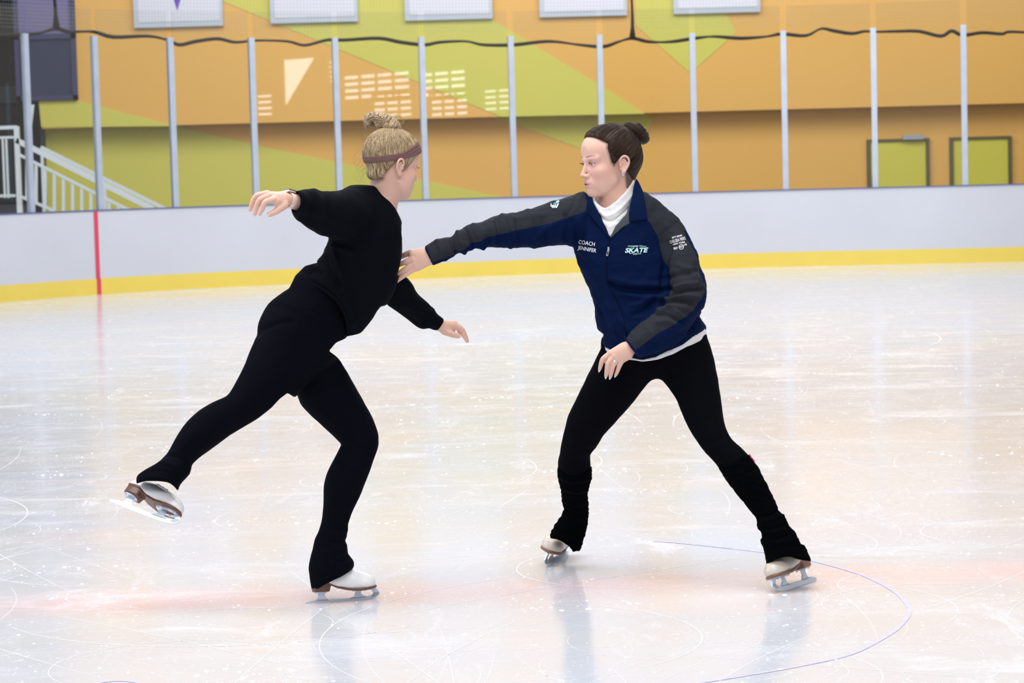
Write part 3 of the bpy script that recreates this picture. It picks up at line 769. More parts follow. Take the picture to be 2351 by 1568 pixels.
def set_strand(o, S):
    a = o.data.attributes.new('strand', 'FLOAT_VECTOR', 'POINT'); a.data.foreach_set('vector', np.asarray(S, np.float32).ravel())
class HeadFrame:
    def __init__(s, c, fwd, up, sc=1.0):
        s.sc = sc; s.c = np.array(c, float); f = np.array(fwd, float); f /= np.linalg.norm(f); u = np.array(up, float)
        u = u - f * (u @ f); u /= np.linalg.norm(u); s.R = np.stack([np.cross(f, u), f, u], 1)
    def W(s, P): return s.c + (np.asarray(P, float) @ s.R.T) * .001 * s.sc
    def L(s, Q): return ((np.asarray(Q, float) - s.c) @ s.R) * 1000 / s.sc
def build_head(F_, neck, skin, h=1.6, narrow=1.0, smile=0.0, mouth_open=True, chin=0.0, region=None):
    """skin of head and neck in millimetres: x her right, y forward, z up; eyes at z = 0"""
    f = Field((-92, -128, -215), (92, 122, 138), h)
    f.ell((0, -14, 40), (72, 92, 76))
    f.ell((0, 30, 40), (57, 55, 50), 26)
    f.ell((0, 26, -32), (59 * narrow, 54, 70), 20)
    f.ell((0, 38, -72), (43 * narrow, 40, 34), 16)
    f.ell((34, 48, -30), (27, 28, 26), 14); f.ell((-34, 48, -30), (27, 28, 26), 14)
    f.ell((0, 69 + chin, -97), (17, 15, 14), 14)
    f.chain([(-47, 8, -66, 9), (-30, 42, -88, 11), (0, 60, -98, 12), (30, 42, -88, 11), (47, 8, -66, 9)], 24)
    for sx in (-1, 1): f.ell((sx * 31, 36, -56), (23, 30, 32), 18); f.ell((sx * 13, 74, -24), (9, 9, 16), 10)
    f.chain([(-44, 62, 15, 9), (-14, 77, 13, 10), (14, 77, 13, 10), (44, 62, 15, 9)], 12)
    f.ell((0, 68, -66), (27, 21, 22), 16)
    f.chain(neck, 26)
    for sx in (-1, 1):
        f.ell((sx * 31, 90, -3), (17, 15, 10.5), 12, 'd')
        f.ell((sx * 31, 64, -2), (14.6, 14.6, 13.2), 4)
    # nose
    f.chain([(0, 76, 8, 6), (0, 84, -6, 5.6), (0, 91.5, -22, 6.2), (0, 97, -36, 7.4)], 12)
    f.ell((0, 97.5, -38), (8.2, 7.5, 7.2), 4)
    f.chain([(-4, 88, -44, 5), (4, 88, -44, 5)], 6)
    for sx in (-1, 1):
        f.ell((sx * 10.5, 87, -41), (6.4, 9.5, 6.6), 5)
        f.ell((sx * 5.5, 91, -48.5), (3.1, 4.6, 3.2), 1.5, 'd')
    # lips
    f.chain([(-25, 70, -65.5, 2.2), (-12, 81.5, -64.5, 3.5), (-3.5, 86.6, -62.4, 3.7), (0, 86.2, -63, 3.6), (3.5, 86.6, -62.4, 3.7), (12, 81.5, -64.5, 3.5), (25, 70, -65.5, 2.2)], 5)
    f.chain([(-23.5, 70, -67.5, 2.0), (-10, 81.5, -73.8, 4.0), (0, 84.4, -75.0, 4.4), (10, 81.5, -73.8, 4.0), (23.5, 70, -67.5, 2.0)], 5)
    f.chain([(-25, 74, -66.4, 1.0), (-12, 85.5, -68.6, 2.0 if mouth_open else .8), (0, 91, -69.0, 2.7 if mouth_open else .8), (12, 85.5, -68.6, 2.0 if mouth_open else .8), (25, 74, -66.4, 1.0)], 1.0, 'd')
    if mouth_open: f.ell((0, 82, -69), (15, 8, 3.2), 1.5, 'd')
    # lid openings
    for sx in (-1, 1):
        f.chain([(sx * 18, 76, -3.8, 1.4), (sx * 24, 79, -3.2, 3.4), (sx * 31, 80.5, -2.8, 4.3), (sx * 38, 77.5, -2.8, 3.4), (sx * 44.5, 71, -3.2, 1.2)], .6, 'd')
        f.chain([(sx * 19, 76, 3, .9), (sx * 26, 79.3, 5.6, 1.1), (sx * 33, 79.3, 6.4, 1.1), (sx * 41, 75, 5.2, .9)], 2.0, 'd')
        # ears
        e = lambda y, z, dx, r: (sx * (69 + dx), y, z, r)
        C_ = lambda rows: catmull(rows, 4)
        f.ell((sx * 66, -20, -14), (8, 14, 25), 6)
        f.chain(C_([e(-9, -13, 1, 3), e(-6, -2, 4, 3.4), e(-11, 9, 7, 3.8), e(-22, 14, 10, 4.0), e(-33, 8, 11.5, 4.0), e(-37, -5, 11, 4.0), e(-34, -18, 8.5, 3.8), e(-27, -29, 5.5, 4.2), e(-20, -37, 3.5, 4.4)]), 3.5)
        f.ell((sx * 73, -17, -37), (4.4, 7.5, 8.5), 4)
        f.chain(C_([e(-28, -25, 4, 3.2), e(-30, -12, 6.5, 3.2), e(-25, 0, 6.5, 3.0), e(-16, 4, 4.5, 2.4)]), 3)
        f.ell((sx * 73.5, -8.5, -16), (3, 3.6, 5.5), 3)
        f.ell((sx * 75.5, -17.5, -17), (5.5, 6.0, 8.5), 3, 'd')
    def lips(V):
        P = V; y = P[:, 1]; z = P[:, 2]; x = np.abs(P[:, 0])
        up = -61.0 - .16 * x + 4.4 - np.clip(3.5 - x, 0, 4) * .5; up = np.where(x > 3.5, -58.2 - (x - 3.5) * .30, -59.2 + x * .3)
        lo = -78.6 + (x / 25) ** 2 * 11.5
        d = np.maximum(np.maximum(z - up, lo - z), x - 25.0); return np.where(y > 62, d, 30)
    def brow(V):
        z = V[:, 2]; x = np.abs(V[:, 0]); c = 20 + 4.2 * np.sin(np.clip((x - 12) / 34, 0, 1) * 2.3) ; hh = 2.0 - 1.5 * np.clip((x - 22) / 26, 0, 1)
        d = np.maximum(np.abs(z - c) - hh, np.maximum(12.5 - x, x - 48)); return np.where(V[:, 1] > 40, d, 30)
    def blush(V):
        x = np.abs(V[:, 0]); return np.where(V[:, 1] > 10, np.sqrt((x - 42) ** 2 + (V[:, 2] + 34) ** 2) - 22, 60)
    def lid(V):
        x = np.abs(V[:, 0]); return np.where(V[:, 1] > 60, np.sqrt(((x - 31.5) / 15) ** 2 + ((V[:, 2] - 2.5) / 5.5) ** 2) * 6 - 6, 30)
    def scalp(V):
        d = poly_sd(V[:, 1:3], region) if region is not None else np.full(len(V), 50.0); return np.where((V[:, 2] > -95) & ~((np.abs(V[:, 0]) > 67) & (V[:, 2] < 20) & (V[:, 2] > -48) & (V[:, 1] > -45)), d, 50)
    body = field_mesh(f, F_.W, 'head_skin', skin, attrs=dict(lips=lips, brow=brow, blush=blush, lid=lid, scalp=scalp))
    return f, body
def sphere_mesh(name, F_, c, r, m, parent, seg=20, scale=(1, 1, 1)):
    bm = bmesh.new(); bmesh.ops.create_uvsphere(bm, u_segments=seg, v_segments=seg // 2, radius=1); V = np.array([v.co[:] for v in bm.verts]); Fc = [[v.index for v in f.verts] for f in bm.faces]; bm.free()
    V = V * np.array(scale) * r + np.array(c); return pyd(name, F_.W(V), Fc, m, parent)
def eyes(F_, parent, look=(0.1, 1, -.25), iris=(.12, .13, .13)):
    mE = bpy.data.materials.new('eye'); mE.use_nodes = True; b = mE.node_tree.nodes['Principled BSDF']; b.inputs['Base Color'].default_value = (.80, .78, .78, 1); b.inputs['Roughness'].default_value = .12
    add_mask(mE, 'iris', (*iris, 1), soft=.25, offset=6.4); add_mask(mE, 'iris', (.005, .005, .006, 1), soft=.2, offset=2.5)
    l = np.array(look, float); l /= np.linalg.norm(l); out = []
    for sx in (-1, 1):
        c = np.array((sx * 31, 65.2, -2.2)); o = sphere_mesh('eyeball', F_, c, 12.6, mE, None, 40)
        me = o.data; n = len(me.vertices); a = np.empty(n * 3); me.vertices.foreach_get('co', a); P = F_.L(a.reshape(-1, 3)) - c
        ang = np.arccos(np.clip((P @ l) / np.linalg.norm(P, axis=1), -1, 1)) * 12.6
        at = me.attributes.new('iris', 'FLOAT', 'POINT'); at.data.foreach_set('value', ang.astype(np.float32)); reparent(o, parent); out.append(o)
    return out
def lashes(F_, parent, m, f):
    for sx in (-1, 1):
        mb = MB(); pts = catmull([(sx * 17.5, 75.5, -2.6), (sx * 24, 79.5, .6), (sx * 31.5, 80.2, 1.4), (sx * 39, 76.5, .8), (sx * 45.5, 70, -1.6)], 6)
        mb.tube(F_.W(pts), [.0003] + [.00065] * (len(pts) - 2) + [.0004], 6)
        for i in range(2, len(pts)):
            p = pts[i]; d = np.array([sx * (.1 + .5 * (i / len(pts))), 1.0, .10]); d /= np.linalg.norm(d); ln = 5.5 + 2.5 * i / len(pts)
            mb.tube(F_.W([p, p + d * ln * .5 + (0, 0, -.5), p + d * ln + (0, 0, .9)]), [.00035, .00025, .0001], 4)
        reparent(mb.build('eyelashes', m, smooth=True), parent)
def finger_tip_nail(map_, p, q, r, m, parent, ext=1.2):
    """an oval nail on the outer side of the last joint p->q, all in the figure's own frame"""
    p = np.array(p, float); q = np.array(q, float); d = q - p; L_ = np.linalg.norm(d); d /= L_
    bm = bmesh.new(); bmesh.ops.create_uvsphere(bm, u_segments=14, v_segments=8, radius=1); V = np.array([v.co[:] for v in bm.verts]); Fc = [[v.index for v in f.verts] for f in bm.faces]; bm.free()
    up = np.array((0, 0, 1.0)); up -= d * (up @ d); up /= np.linalg.norm(up); sd = np.cross(d, up)
    c = q + up * r * .45 + d * r * .25
    tip = 1 - .35 * np.clip(V[:, 1], 0, 1)
    P = c + np.outer(V[:, 1], d) * r * ext + np.outer(V[:, 0] * tip, sd) * r * .72 + np.outer(V[:, 2], up) * r * .42
    return reparent(pyd('fingernail', map_(P), Fc, m), parent)
def hair_strands(f, F_, pole, starts, m, parent, name='strands', lift=1.0, rad=.35, seed=1, fall=0.0):
    """thin locks drawn over the hair from the hairline to the bun"""
    rr = np.random.RandomState(seed); mb = MB(); S = []
    for st in starts:
        n = 9; P = np.array([np.array(st) * (1 - t) + np.array(pole) * t for t in np.linspace(0, 1, n)])
        c = np.array((0, -15, 30)); P = c + (P - c) / (np.linalg.norm(P - c, axis=1, keepdims=True) + 1e-6) * 100
        P = f.project(P, 0, 5); N = f.grad(P); P = P + N * (lift * (rr.rand() * .9 + .1)) 
        k0 = len(mb.V); r0 = rad * (.5 + rr.rand()); mb.tube(F_.W(P), [r0 * .0006] + [r0 * .001] * (n - 2) + [r0 * .0008], 5, cap=False)
        v = rr.rand() * 10; S += [(v, .3 * (i / max(1, len(mb.V) - k0)), v)for i in range(len(mb.V) - k0)]
    o = mb.build(name, m, smooth=True); set_strand(o, S); return reparent(o, parent)

# ---- figure skate: millimetres, x towards the toe, y sideways, z up; blade edge at z = 0
def skate_mats(tag_, boot, sole, dirty=0.0):
    mb_ = mat('boot_' + tag_, boot, .38, var=.05, vscale=25, spec=.5, coat=.2)
    ms = mat('sole_' + tag_, sole, .35, var=.25, vscale=40)
    mbl = mat('blade_steel_' + tag_, (.60, .66, .74), .30, metal=.55, var=.06, vscale=30)
    ml = mat('lace_' + tag_, tuple(min(1, c * 1.05) for c in boot), .8)
    return mb_, ms, mbl, ml
def build_skate(origin, fwd, up, mats, root, scale=1.0, label=None, shaft=None, patches=None, eyelets=True, lace_dark=False):
    f_ = np.array(fwd, float); f_ /= np.linalg.norm(f_); u_ = np.array(up, float); u_ -= f_ * (u_ @ f_); u_ /= np.linalg.norm(u_); y_ = np.cross(u_, f_)
    R = np.stack([f_, y_, u_], 1) * scale * .001; o_ = np.array(origin, float); W = lambda P: o_ + np.asarray(P, float) @ R.T
    # boot
    F = Field((-150, -58, 28), (150, 58, 260), 2.2)
    F.chain(shaft or [(-78, 0, 92, 30), (-74, 0, 118, 29), (-66, 0, 140, 27)], 8)
    F.chain([(-78, 0, 90, 30), (-40, 0, 88, 31), (0, 0, 84, 33), (45, 0, 78, 38), (82, 0, 72, 35), (98, 0, 68, 28)], 10)
    F.chain([(-45, 0, 118, 28), (-12, 0, 116, 27), (25, 0, 102, 27), (60, 0, 84, 27)] if shaft is None else [(-45, 0, 104, 23), (-12, 0, 106, 24), (25, 0, 97, 25), (60, 0, 84, 27)], 16)
    F.ell((88, 0, 72), (36, 38, 28), 10)
    # flat underside following the sole: heel high, ball low
    X, Y, Z = F.grid((slice(None),) * 3)
    def solez(x): return np.interp(x, [-150, -60, -20, 20, 60, 150], [86, 86, 66, 56, 53, 58])
    F.F = smax(F.F, (solez(X) - Z).astype(np.float32), 4).astype(np.float32)
    at = {}
    if patches is not None: at = patches
    boot = field_mesh(F, W, 'ice_skate', mats[0], attrs=at); reparent(boot, root)
    if label: boot['label'] = label
    # sole
    G = Field((-130, -52, 30), (142, 52, 100), 2.2)
    out = catmull([(-112, 0), (-104, 24), (-70, 31), (-25, 27), (20, 33), (60, 42), (100, 37), (126, 16), (131, 0), (126, -16), (100, -37), (60, -42), (20, -33), (-25, -27), (-70, -31), (-104, -24)], 3)
    X, Y, Z = G.grid((slice(None),) * 3)
    a, b = np.meshgrid(G.ax[0], G.ax[1], indexing='ij'); d2 = poly_sd(np.stack([a.ravel(), b.ravel()], 1), out).reshape(a.shape)[:, :, None]
    top = solez(X) + 3; bot = solez(X) - 6
    G.F = smax(smax(np.broadcast_to(d2, G.F.shape), Z - top, 1.5), bot - Z, 1.5).astype(np.float32)
    hd = smax(smax(smax(np.broadcast_to(d2 + 2, G.F.shape), X + 46 - (Z - 60) * .25, 2), 50 - Z, 1.5), Z - 84, 1.5)
    G.F = np.minimum(G.F, hd).astype(np.float32)
    sole = field_mesh(G, W, 'sole', mats[1]); sole.parent = boot
    # blade: runner, three stanchions and two plates
    runner = [(-142, 6), (-138, 1.5), (-110, .6), (-60, .1), (0, 0), (60, .5), (100, 3), (122, 9), (136, 18), (142, 26), (136, 33), (124, 33), (114, 24), (96, 20), (60, 18), (0, 17), (-50, 17.5), (-84, 19), (-112, 17), (-132, 12)]
    st1 = [(-98, 14), (-88, 24), (-88, 50), (-62, 50), (-62, 30), (-48, 14)]
    st2 = [(28, 13), (48, 24), (52, 48), (74, 48), (72, 30), (92, 16)]
    st3 = [(108, 14), (118, 30), (104, 50), (124, 52), (136, 40), (142, 26), (126, 14)]
    mb2 = MB(); th = 2.1
    def prism(pl):
        n = len(pl); ar = sum(pl[i][0] * pl[(i + 1) % n][1] - pl[(i + 1) % n][0] * pl[i][1] for i in range(n))
        if ar < 0: pl = pl[::-1]
        P = W([(x, -th, z) for x, z in pl] + [(x, th, z) for x, z in pl]); mb2.poly(P, [tuple(range(n)), tuple(range(n, 2 * n))[::-1]] + [(i, i + n, (i + 1) % n + n, (i + 1) % n) for i in range(n)])
    for pl in (runner, st1, st2, st3): prism(pl)
    def plate_(out_, z0, z1, hole=None):
        n = len(out_); P = W([(x, y, z0(x) if callable(z0) else z0) for x, y in out_] + [(x, y, z1(x) if callable(z1) else z1) for x, y in out_])
        mb2.poly(P, [tuple(range(n))[::-1], tuple(range(n, 2 * n))] + [(i, (i + 1) % n, (i + 1) % n + n, i + n) for i in range(n)])
    plate_(catmull([(-108, 0), (-100, 18), (-72, 21), (-54, 12), (-54, -12), (-72, -21), (-100, -18), (-108, 0)], 3)[:-1], 46.5, 49.8)
    for s in (-1, 1):      # forked toe plate with an opening in the middle
        o_l = [(30, 0), (34, s * 14), (56, s * 24), (86, s * 26), (112, s * 17), (124, 0), (108, 0), (100, s * 8), (82, s * 12), (62, s * 9), (54, 0)]
        if s < 0: o_l = o_l[::-1]
        plate_(o_l, lambda x: float(solez(x)) - 9.5, lambda x: float(solez(x)) - 6.2)
    blade_ = mb2
    mb3 = mb2
    for x, y, z in [(-96, 12, 46), (-96, -12, 46), (-62, 14, 46), (-62, -14, 46)] + [(x, y, float(solez(x)) - 10) for x, y in ((42, 12), (42, -12), (62, 18), (62, -18), (84, 19), (84, -19), (104, 12), (104, -12), (118, 0))]:
        c = W([(x, y, z), (x, y, z - 1.8)]); mb3.tube(c, .0034, 8)
    blade = mb2.build('blade', mats[2]); blade.parent = boot
    # eyelets and laces over the instep
    ml = MB(); md = MB()
    for i in range(4):
        x = 38 - i * 17
        for s in (-1, 1):
            p = F.project(np.array([[x, s * 17, 150]]), 0, 8)[0]; p2 = F.project(np.array([[x - 12, -s * 15, 150]]), 0, 8)[0]
            n_ = F.grad(np.array([p]))[0]; md.tube(W([p - n_ * .5, p + n_ * 1.0]), .0030 * scale, 8)
            if i > 0 or True:
                mid = F.project(((p + p2) / 2)[None], 0, 5)[0]; nn = F.grad(mid[None])[0]; ml.tube(W(catmull([p + n_ * 1.5, mid + nn * 3, p2 + n_ * 1.5], 4)), .0026, 6)
    mdk = bpy.data.materials.get('eyelet_dark') or mat('eyelet_dark', (.05, .045, .045), .5)
    e = md.build('eyelets', mdk); e.parent = boot
    l = ml.build('laces', mats[3], smooth=True); l.parent = boot
    return boot, W
# ================================================================== fold helper
def folds(lines, front=True):
    """lines: (polyline, amplitude, width) ridges (+) or creases (-) on the side facing the camera"""
    def fn(V, N):
        out = np.zeros(len(V)); P = V[:, :2]
        for ln, a, w in lines:
            ln = np.array(ln, float); lo = ln.min(0) - 3 * w; hi = ln.max(0) + 3 * w
            m = (P > lo).all(1) & (P < hi).all(1)
            if not m.any(): continue
            c = catmull(ln, 4); d = line_d(P[m], c)
            out[m] += a * np.exp(-(d / w) ** 2)
        return out * np.clip(N[:, 2] * 2 + .3, 0, 1)
    return fn
def drape(f, fr, name, polys, m, parent, lift=.6):
    """lay a flat outline (lettering, patch) on the cloth surface in front of it"""
    pass
def carve_front(F, poly, w0, k=1.5):
    X, Y = np.meshgrid(F.ax[0], F.ax[1], indexing='ij'); d = poly_sd(np.stack([X.ravel(), Y.ravel()], 1), poly).reshape(X.shape)[:, :, None]
    W_ = F.ax[2][None, None, :]
    F.F = smax(F.F, -np.maximum(d, w0 - W_).astype(np.float32), k).astype(np.float32)
mNAIL = None
# ================================================================== SKATER IN BLACK (left)
FA = Frame(7.88); PA = lambda V: FA.P(V[:, 0], V[:, 1], V[:, 2])
rootA = empty('person', tuple(FA.P(785, 1384, 0) * np.array([1, 1, 0])))
tag(rootA, 'blonde person in black sweatshirt and leggings gliding on one skate, seen from behind', 'person')
mBLK = mat('cotton_black', (.0014, .0024, .0048), .92, bump=.2, bscale=420, spec=.08)
mLEG = mat('legging_black', (.0016, .0019, .0048), .85, bump=.1, bscale=700, spec=.06)
mSKA = skin_mat('skin_light', (.71, .44, .345), (.62, .28, .26), (.30, .18, .10), (.74, .36, .29))
mHRA = hair_mat('hair_blonde', (.11, .062, .032), (.84, .64, .38), 30, .52)
mNAIL = mat('nail_pale_blue', (.62, .74, .80), .22, coat=.4)

shirtA = [(671, 441), (681, 436), (704, 432), (722, 431), (734, 436), (760, 438.5), (783, 436), (804, 426), (833, 424.5), (863, 427), (877, 437), (892, 455), (907, 475), (915, 492), (923, 512), (920, 517), (924, 546), (923, 572), (921, 595), (914, 625),
          (913, 632), (933, 637), (962, 674), (989, 701), (999, 707), (1002, 718), (1020.5, 733), (1014, 748), (1003.5, 761), (986, 753.6), (971, 756.5), (959.5, 753.6), (930, 730), (898, 706.7), (874, 703.7), (857, 730), (836, 756.5), (827, 765), (813, 769),
          (798, 769), (795, 736), (786, 715), (772, 692), (751, 674), (728, 660), (704, 652), (687, 654), (666, 665), (664, 661), (687, 640), (713, 628), (716, 616), (728, 607), (728, 598), (742, 584), (744, 572), (752, 554), (745, 548.5), (710, 528), (690, 509), (678, 506), (669, 485)]
S = Field((655, 415, -150), (1035, 785, 345), 3.0)
torsoA = stations([(832, 470, 25, 52, 1.0), ((768, 520), (921, 518), 18, .92), ((754, 560), (924, 556), 12, .90), ((742, 592), (922, 600), 8, .86), ((722, 622), (914, 636), 6, .84), ((700, 645), (893, 674), 4, .84), ((682, 668), (868, 712), 2, .86), ((690, 700), (838, 752), 0, .86)], 4)
S.chain(torsoA, 4)
S.chain([(806, 464, 35, 38, 1.1), (838, 462, 10, 38, 1.2), (868, 476, -10, 42, 1.1), (884, 520, -25, 40, 1.0)], 14)
armN = stations([(812, 492, 45, 64, 1), (785, 492, 95, 58, 1), (755, 490, 150, 53, 1), (727, 482, 200, 48, 1), (706, 474, 238, 41, 1), (692, 468, 262, 33, 1), (683, 464, 280, 27, 1)], 4)
S.chain(armN, 14)
armF = stations([(895, 580, -45, 48, 1), (905, 640, -70, 44, 1), (922, 682, -95, 37, 1), (952, 708, -115, 32, 1), (975, 728, -128, 30, 1), (990, 737, -136, 23, 1), (1006, 744, -145, 19, 1), (1013, 748, -150, 18, 1)], 4)
S.chain(armF, 8)
S.cut2d([(p[0], p[1]) for p in catmull(shirtA + [shirtA[0]], 2)[:-1]], 5)
S.chain([(697, 465, 255, 21.5), (680, 463.5, 278, 22.5), (640, 458, 330, 26)], 3, 'd')          # the open cuff
S.chain([(1004, 745, -145, 14), (1030, 752, -160, 15)], 2, 'd')
flA = [([(764, 560), (772, 598), (788, 640), (788, 668)], 3.2, 6), ([(752, 590), (764, 625), (786, 662)], -2.6, 5), ([(720, 610), (752, 632), (782, 672)], 3.0, 6), ([(700, 636), (740, 646), (780, 682)], 3.0, 6), ([(716, 618), (742, 628)], -2.5, 4),
       ([(690, 647), (730, 655), (768, 682)], -2.4, 4), ([(755, 556), (790, 574), (835, 584)], 3.0, 7), ([(748, 548), (780, 560), (815, 566)], -3.0, 6), ([(788, 668), (800, 700), (812, 740)], 2.5, 6), ([(800, 660), (816, 710), (826, 750)], -2.2, 6),
       ([(708, 436), (716, 470), (708, 512)], -2.6, 4), ([(722, 434), (730, 474), (722, 520)], 2.2, 6), ([(740, 440), (750, 480), (745, 530)], -1.8, 6), ([(686, 506), (720, 520), (760, 548)], 2.2, 5), ([(700, 500), (740, 508), (790, 540)], -2, 7), ([(830, 470), (850, 520), (850, 590)], 1.5, 16),
       ([(930, 700), (958, 712), (985, 716)], 2.5, 6), ([(925, 716), (950, 735), (968, 748)], -2, 5), ([(985, 706), (978, 730), (966, 752)], -3, 4), ([(742, 584), (760, 600), (770, 640)], 2, 5)]
ffA = folds(flA)
dispS = lambda V, N: 1.5 * ffA(V, N) + 1.1 * wob(V, 60, 3) * (V[:, 1] < 700)
oS = field_mesh(S, PA, 'sweatshirt', mBLK, disp=dispS, smooth_it=2); reparent(oS, rootA)
# hem and cuff bands
def band_from(F, poly, fr_map, name, m, parent, lift=1.5, thick=2.2, h=2.2, box=None, attrs=None):
    G = Field(box[0], box[1], h); q = np.stack([a.ravel() for a in np.meshgrid(*G.ax, indexing='ij')], 1)
    t = F.sample(q).reshape(G.F.shape); X, Y = np.meshgrid(G.ax[0], G.ax[1], indexing='ij'); d = poly_sd(np.stack([X.ravel(), Y.ravel()], 1), poly).reshape(X.shape)[:, :, None]
    G.F = smax(np.abs(t - lift + thick / 2) - thick, np.broadcast_to(d, t.shape), 1.2).astype(np.float32)
    o = field_mesh(G, fr_map, name, m, attrs=attrs); return reparent(o, parent), G
hemA = [(664, 664), (687, 649), (706, 646), (732, 654), (756, 668), (778, 687), (792, 711), (801, 735), (803, 772), (796, 772), (794, 740), (785, 716), (771, 693), (750, 675), (727, 661), (703, 653), (687, 655), (667, 667)]
band_from(S, hemA, PA, 'hem_band', mBLK, oS, box=((655, 635, -120), (810, 780, 120)))[0].matrix_parent_inverse = Matrix.Identity(4)

legA = [(664, 662), (637, 680), (616, 698), (602, 721), (593, 742), (590, 762), (588, 771), (576, 800), (562, 837), (545, 871), (526, 904), (511, 914), (484, 926), (456, 943), (429, 967), (409, 994), (387, 1034), (381, 1041), (374, 1051), (366, 1060), (336, 1077), (306, 1098), (287, 1118),
        (315, 1110.6), (332, 1105), (353, 1104), (376.5, 1106), (391, 1109.5), (404, 1121), (409.5, 1130), (411, 1117), (421, 1104), (434, 1091), (441, 1073), (442.5, 1066), (459.5, 1051), (493.5, 1025.5), (528, 999), (562, 978.5), (593, 960), (623, 936), (660, 902), (687, 927), (716, 956),
        (745, 982), (780.5, 1016), (781, 1024), (776, 1036), (763, 1061), (749, 1088.5), (742.5, 1119), (741, 1163), (736, 1204), (729.6, 1224), (722, 1238), (718, 1259.6), (712, 1282.5), (708, 1305.5), (709.7, 1318), (715, 1353), (720.5, 1358), (739.6, 1345), (765.6, 1331.5), (782.5, 1324),
        (804, 1310), (817.7, 1294), (807, 1279.5), (799, 1271), (799, 1259.6), (795.5, 1247), (793, 1241), (798.5, 1229), (801, 1215), (800, 1203), (807, 1180), (815, 1163), (826, 1140), (838, 1110), (850, 1080), (862, 1045), (869, 1022), (870, 1008), (868.5, 994), (857, 962), (833, 918),
        (816, 885.6), (789, 841.6), (775, 821), (757, 807), (760, 800), (772, 786), (789, 778.5), (799, 770), (815, 745), (800, 610), (700, 610)]
Lg = Field((278, 600, -135), (885, 1372, 130), 3.0)
Lg.chain([(735, 655, 0, 62, .9), (722, 705, 2, 92, .86), (702, 745, 6, 102, .84)], 0)
free = stations([((590, 750), (802, 765), 12, .92), ((584, 785), (765, 795), 25, .90), ((566, 828), (722, 838), 38, .90), ((546, 868), (690, 872), 46, .92), ((528, 900), (652, 908), 50, .95), ((512, 914), (605, 950), 54, 1), ((484, 926), (565, 977), 54, 1), ((456, 943), (530, 999), 52, 1),
                 ((429, 967), (495, 1025), 50, 1), ((409, 994), (468, 1043), 50, 1), ((387, 1034), (443, 1068), 52, 1), ((371, 1055), (436, 1090), 54, 1), ((344, 1072), (424, 1104), 56, .95), ((315, 1090), (412, 1122), 58, .9)], 4)
Lg.chain(free, 8)
stand = stations([(738, 800, -30, 66, .9), ((676, 880), (800, 850), -38, .92), ((690, 925), (816, 888), -36, .94), ((716, 955), (833, 918), -32, .95), ((745, 982), (852, 948), -28, 1), ((770, 1006), (864, 975), -22, 1), ((783, 1020), (871, 1000), -18, 1), ((781, 1030), (869, 1026), -14, 1), ((772, 1046), (861, 1050), -10, 1),
                  ((762, 1063), (854, 1070), -8, 1.05), ((749, 1090), (845, 1097), -6, 1.08), ((742, 1120), (833, 1124), -4, 1.06), ((741, 1163), (815, 1166), -2, 1), ((736, 1204), (800, 1206), 0, 1), ((723, 1238), (797, 1240), 2, 1), ((712, 1275), (801, 1268), 2, .95), ((706, 1305), (812, 1290), 2, .92), ((708, 1335), (808, 1325), 2, .92)], 4)
Lg.chain(stand, 3)
Lg.cut2d([(p[0], p[1]) for p in catmull(legA + [legA[0]], 2)[:-1]], 4)
flL = [([(589, 770), (606, 756), (640, 742), (672, 738)], -4.0, 6), ([(700, 712), (730, 722), (760, 745)], -1.6, 3), ([(757, 806), (725, 842), (690, 884)], -3.0, 6), ([(372, 1046), (410, 1050), (441, 1072)], -2.6, 4), ([(366, 1060), (400, 1068), (436, 1088)], 2.2, 5), ([(340, 1084), (375, 1082), (410, 1096)], -1.6, 3),
       ([(320, 1098), (360, 1094), (400, 1108)], 1.6, 3), ([(780, 1022), (800, 1028), (825, 1030)], -2.6, 4), ([(800, 1203), (786, 1212), (770, 1214)], -2.4, 4), ([(800, 1216), (780, 1226), (762, 1226)], 2.2, 4), ([(794, 1240), (776, 1246), (760, 1244)], -2.8, 4), ([(797, 1252), (780, 1260), (765, 1262)], 2.2, 4),
       ([(799, 1264), (785, 1272), (770, 1276)], -2.2, 3.5), ([(806, 1280), (790, 1288), (772, 1290)], -2.0, 3.5), ([(812, 1290), (795, 1298), (778, 1302)], 1.6, 3.5), ([(770, 1200), (768, 1250), (772, 1300), (765, 1325)], -1.8, 3)]
ffL = folds(flL); oL = field_mesh(Lg, PA, 'leggings', mLEG, disp=lambda V, N: ffL(V, N) + .5 * wob(V, 40, 8), smooth_it=2); reparent(oL, rootA)

# head, neck
hA = HeadFrame(FA.P(904, 376, 16), (.80, .59, -.20), (.03, -.02, 1), .925)
def locpx(fr, hf, rows): 
    P = np.array([fr.P(r[0], r[1], r[2]) for r in rows]); Q = hf.L(P); return [(*q, r[3] / fr.s * 1000 / hf.sc) for q, r in zip(Q, rows)]
regA = [(60, 108), (66, 84), (62, 66), (50, 44), (36, 22), (26, 4), (18, -16), (8, -22), (-2, 4), (-18, 14), (-34, 6), (-40, -18), (-44, -36), (-58, -58), (-74, -74), (-100, -84), (-160, -90), (-160, 200), (60, 200)]
nkA = locpx(FA, hA, [(890, 385, 10, 36), (887, 415, 10, 36), (882, 445, 8, 35), (872, 475, 6, 40), (858, 505, 2, 48)])
fA, headA = build_head(hA, nkA, mSKA, mouth_open=False, narrow=.98, region=regA)
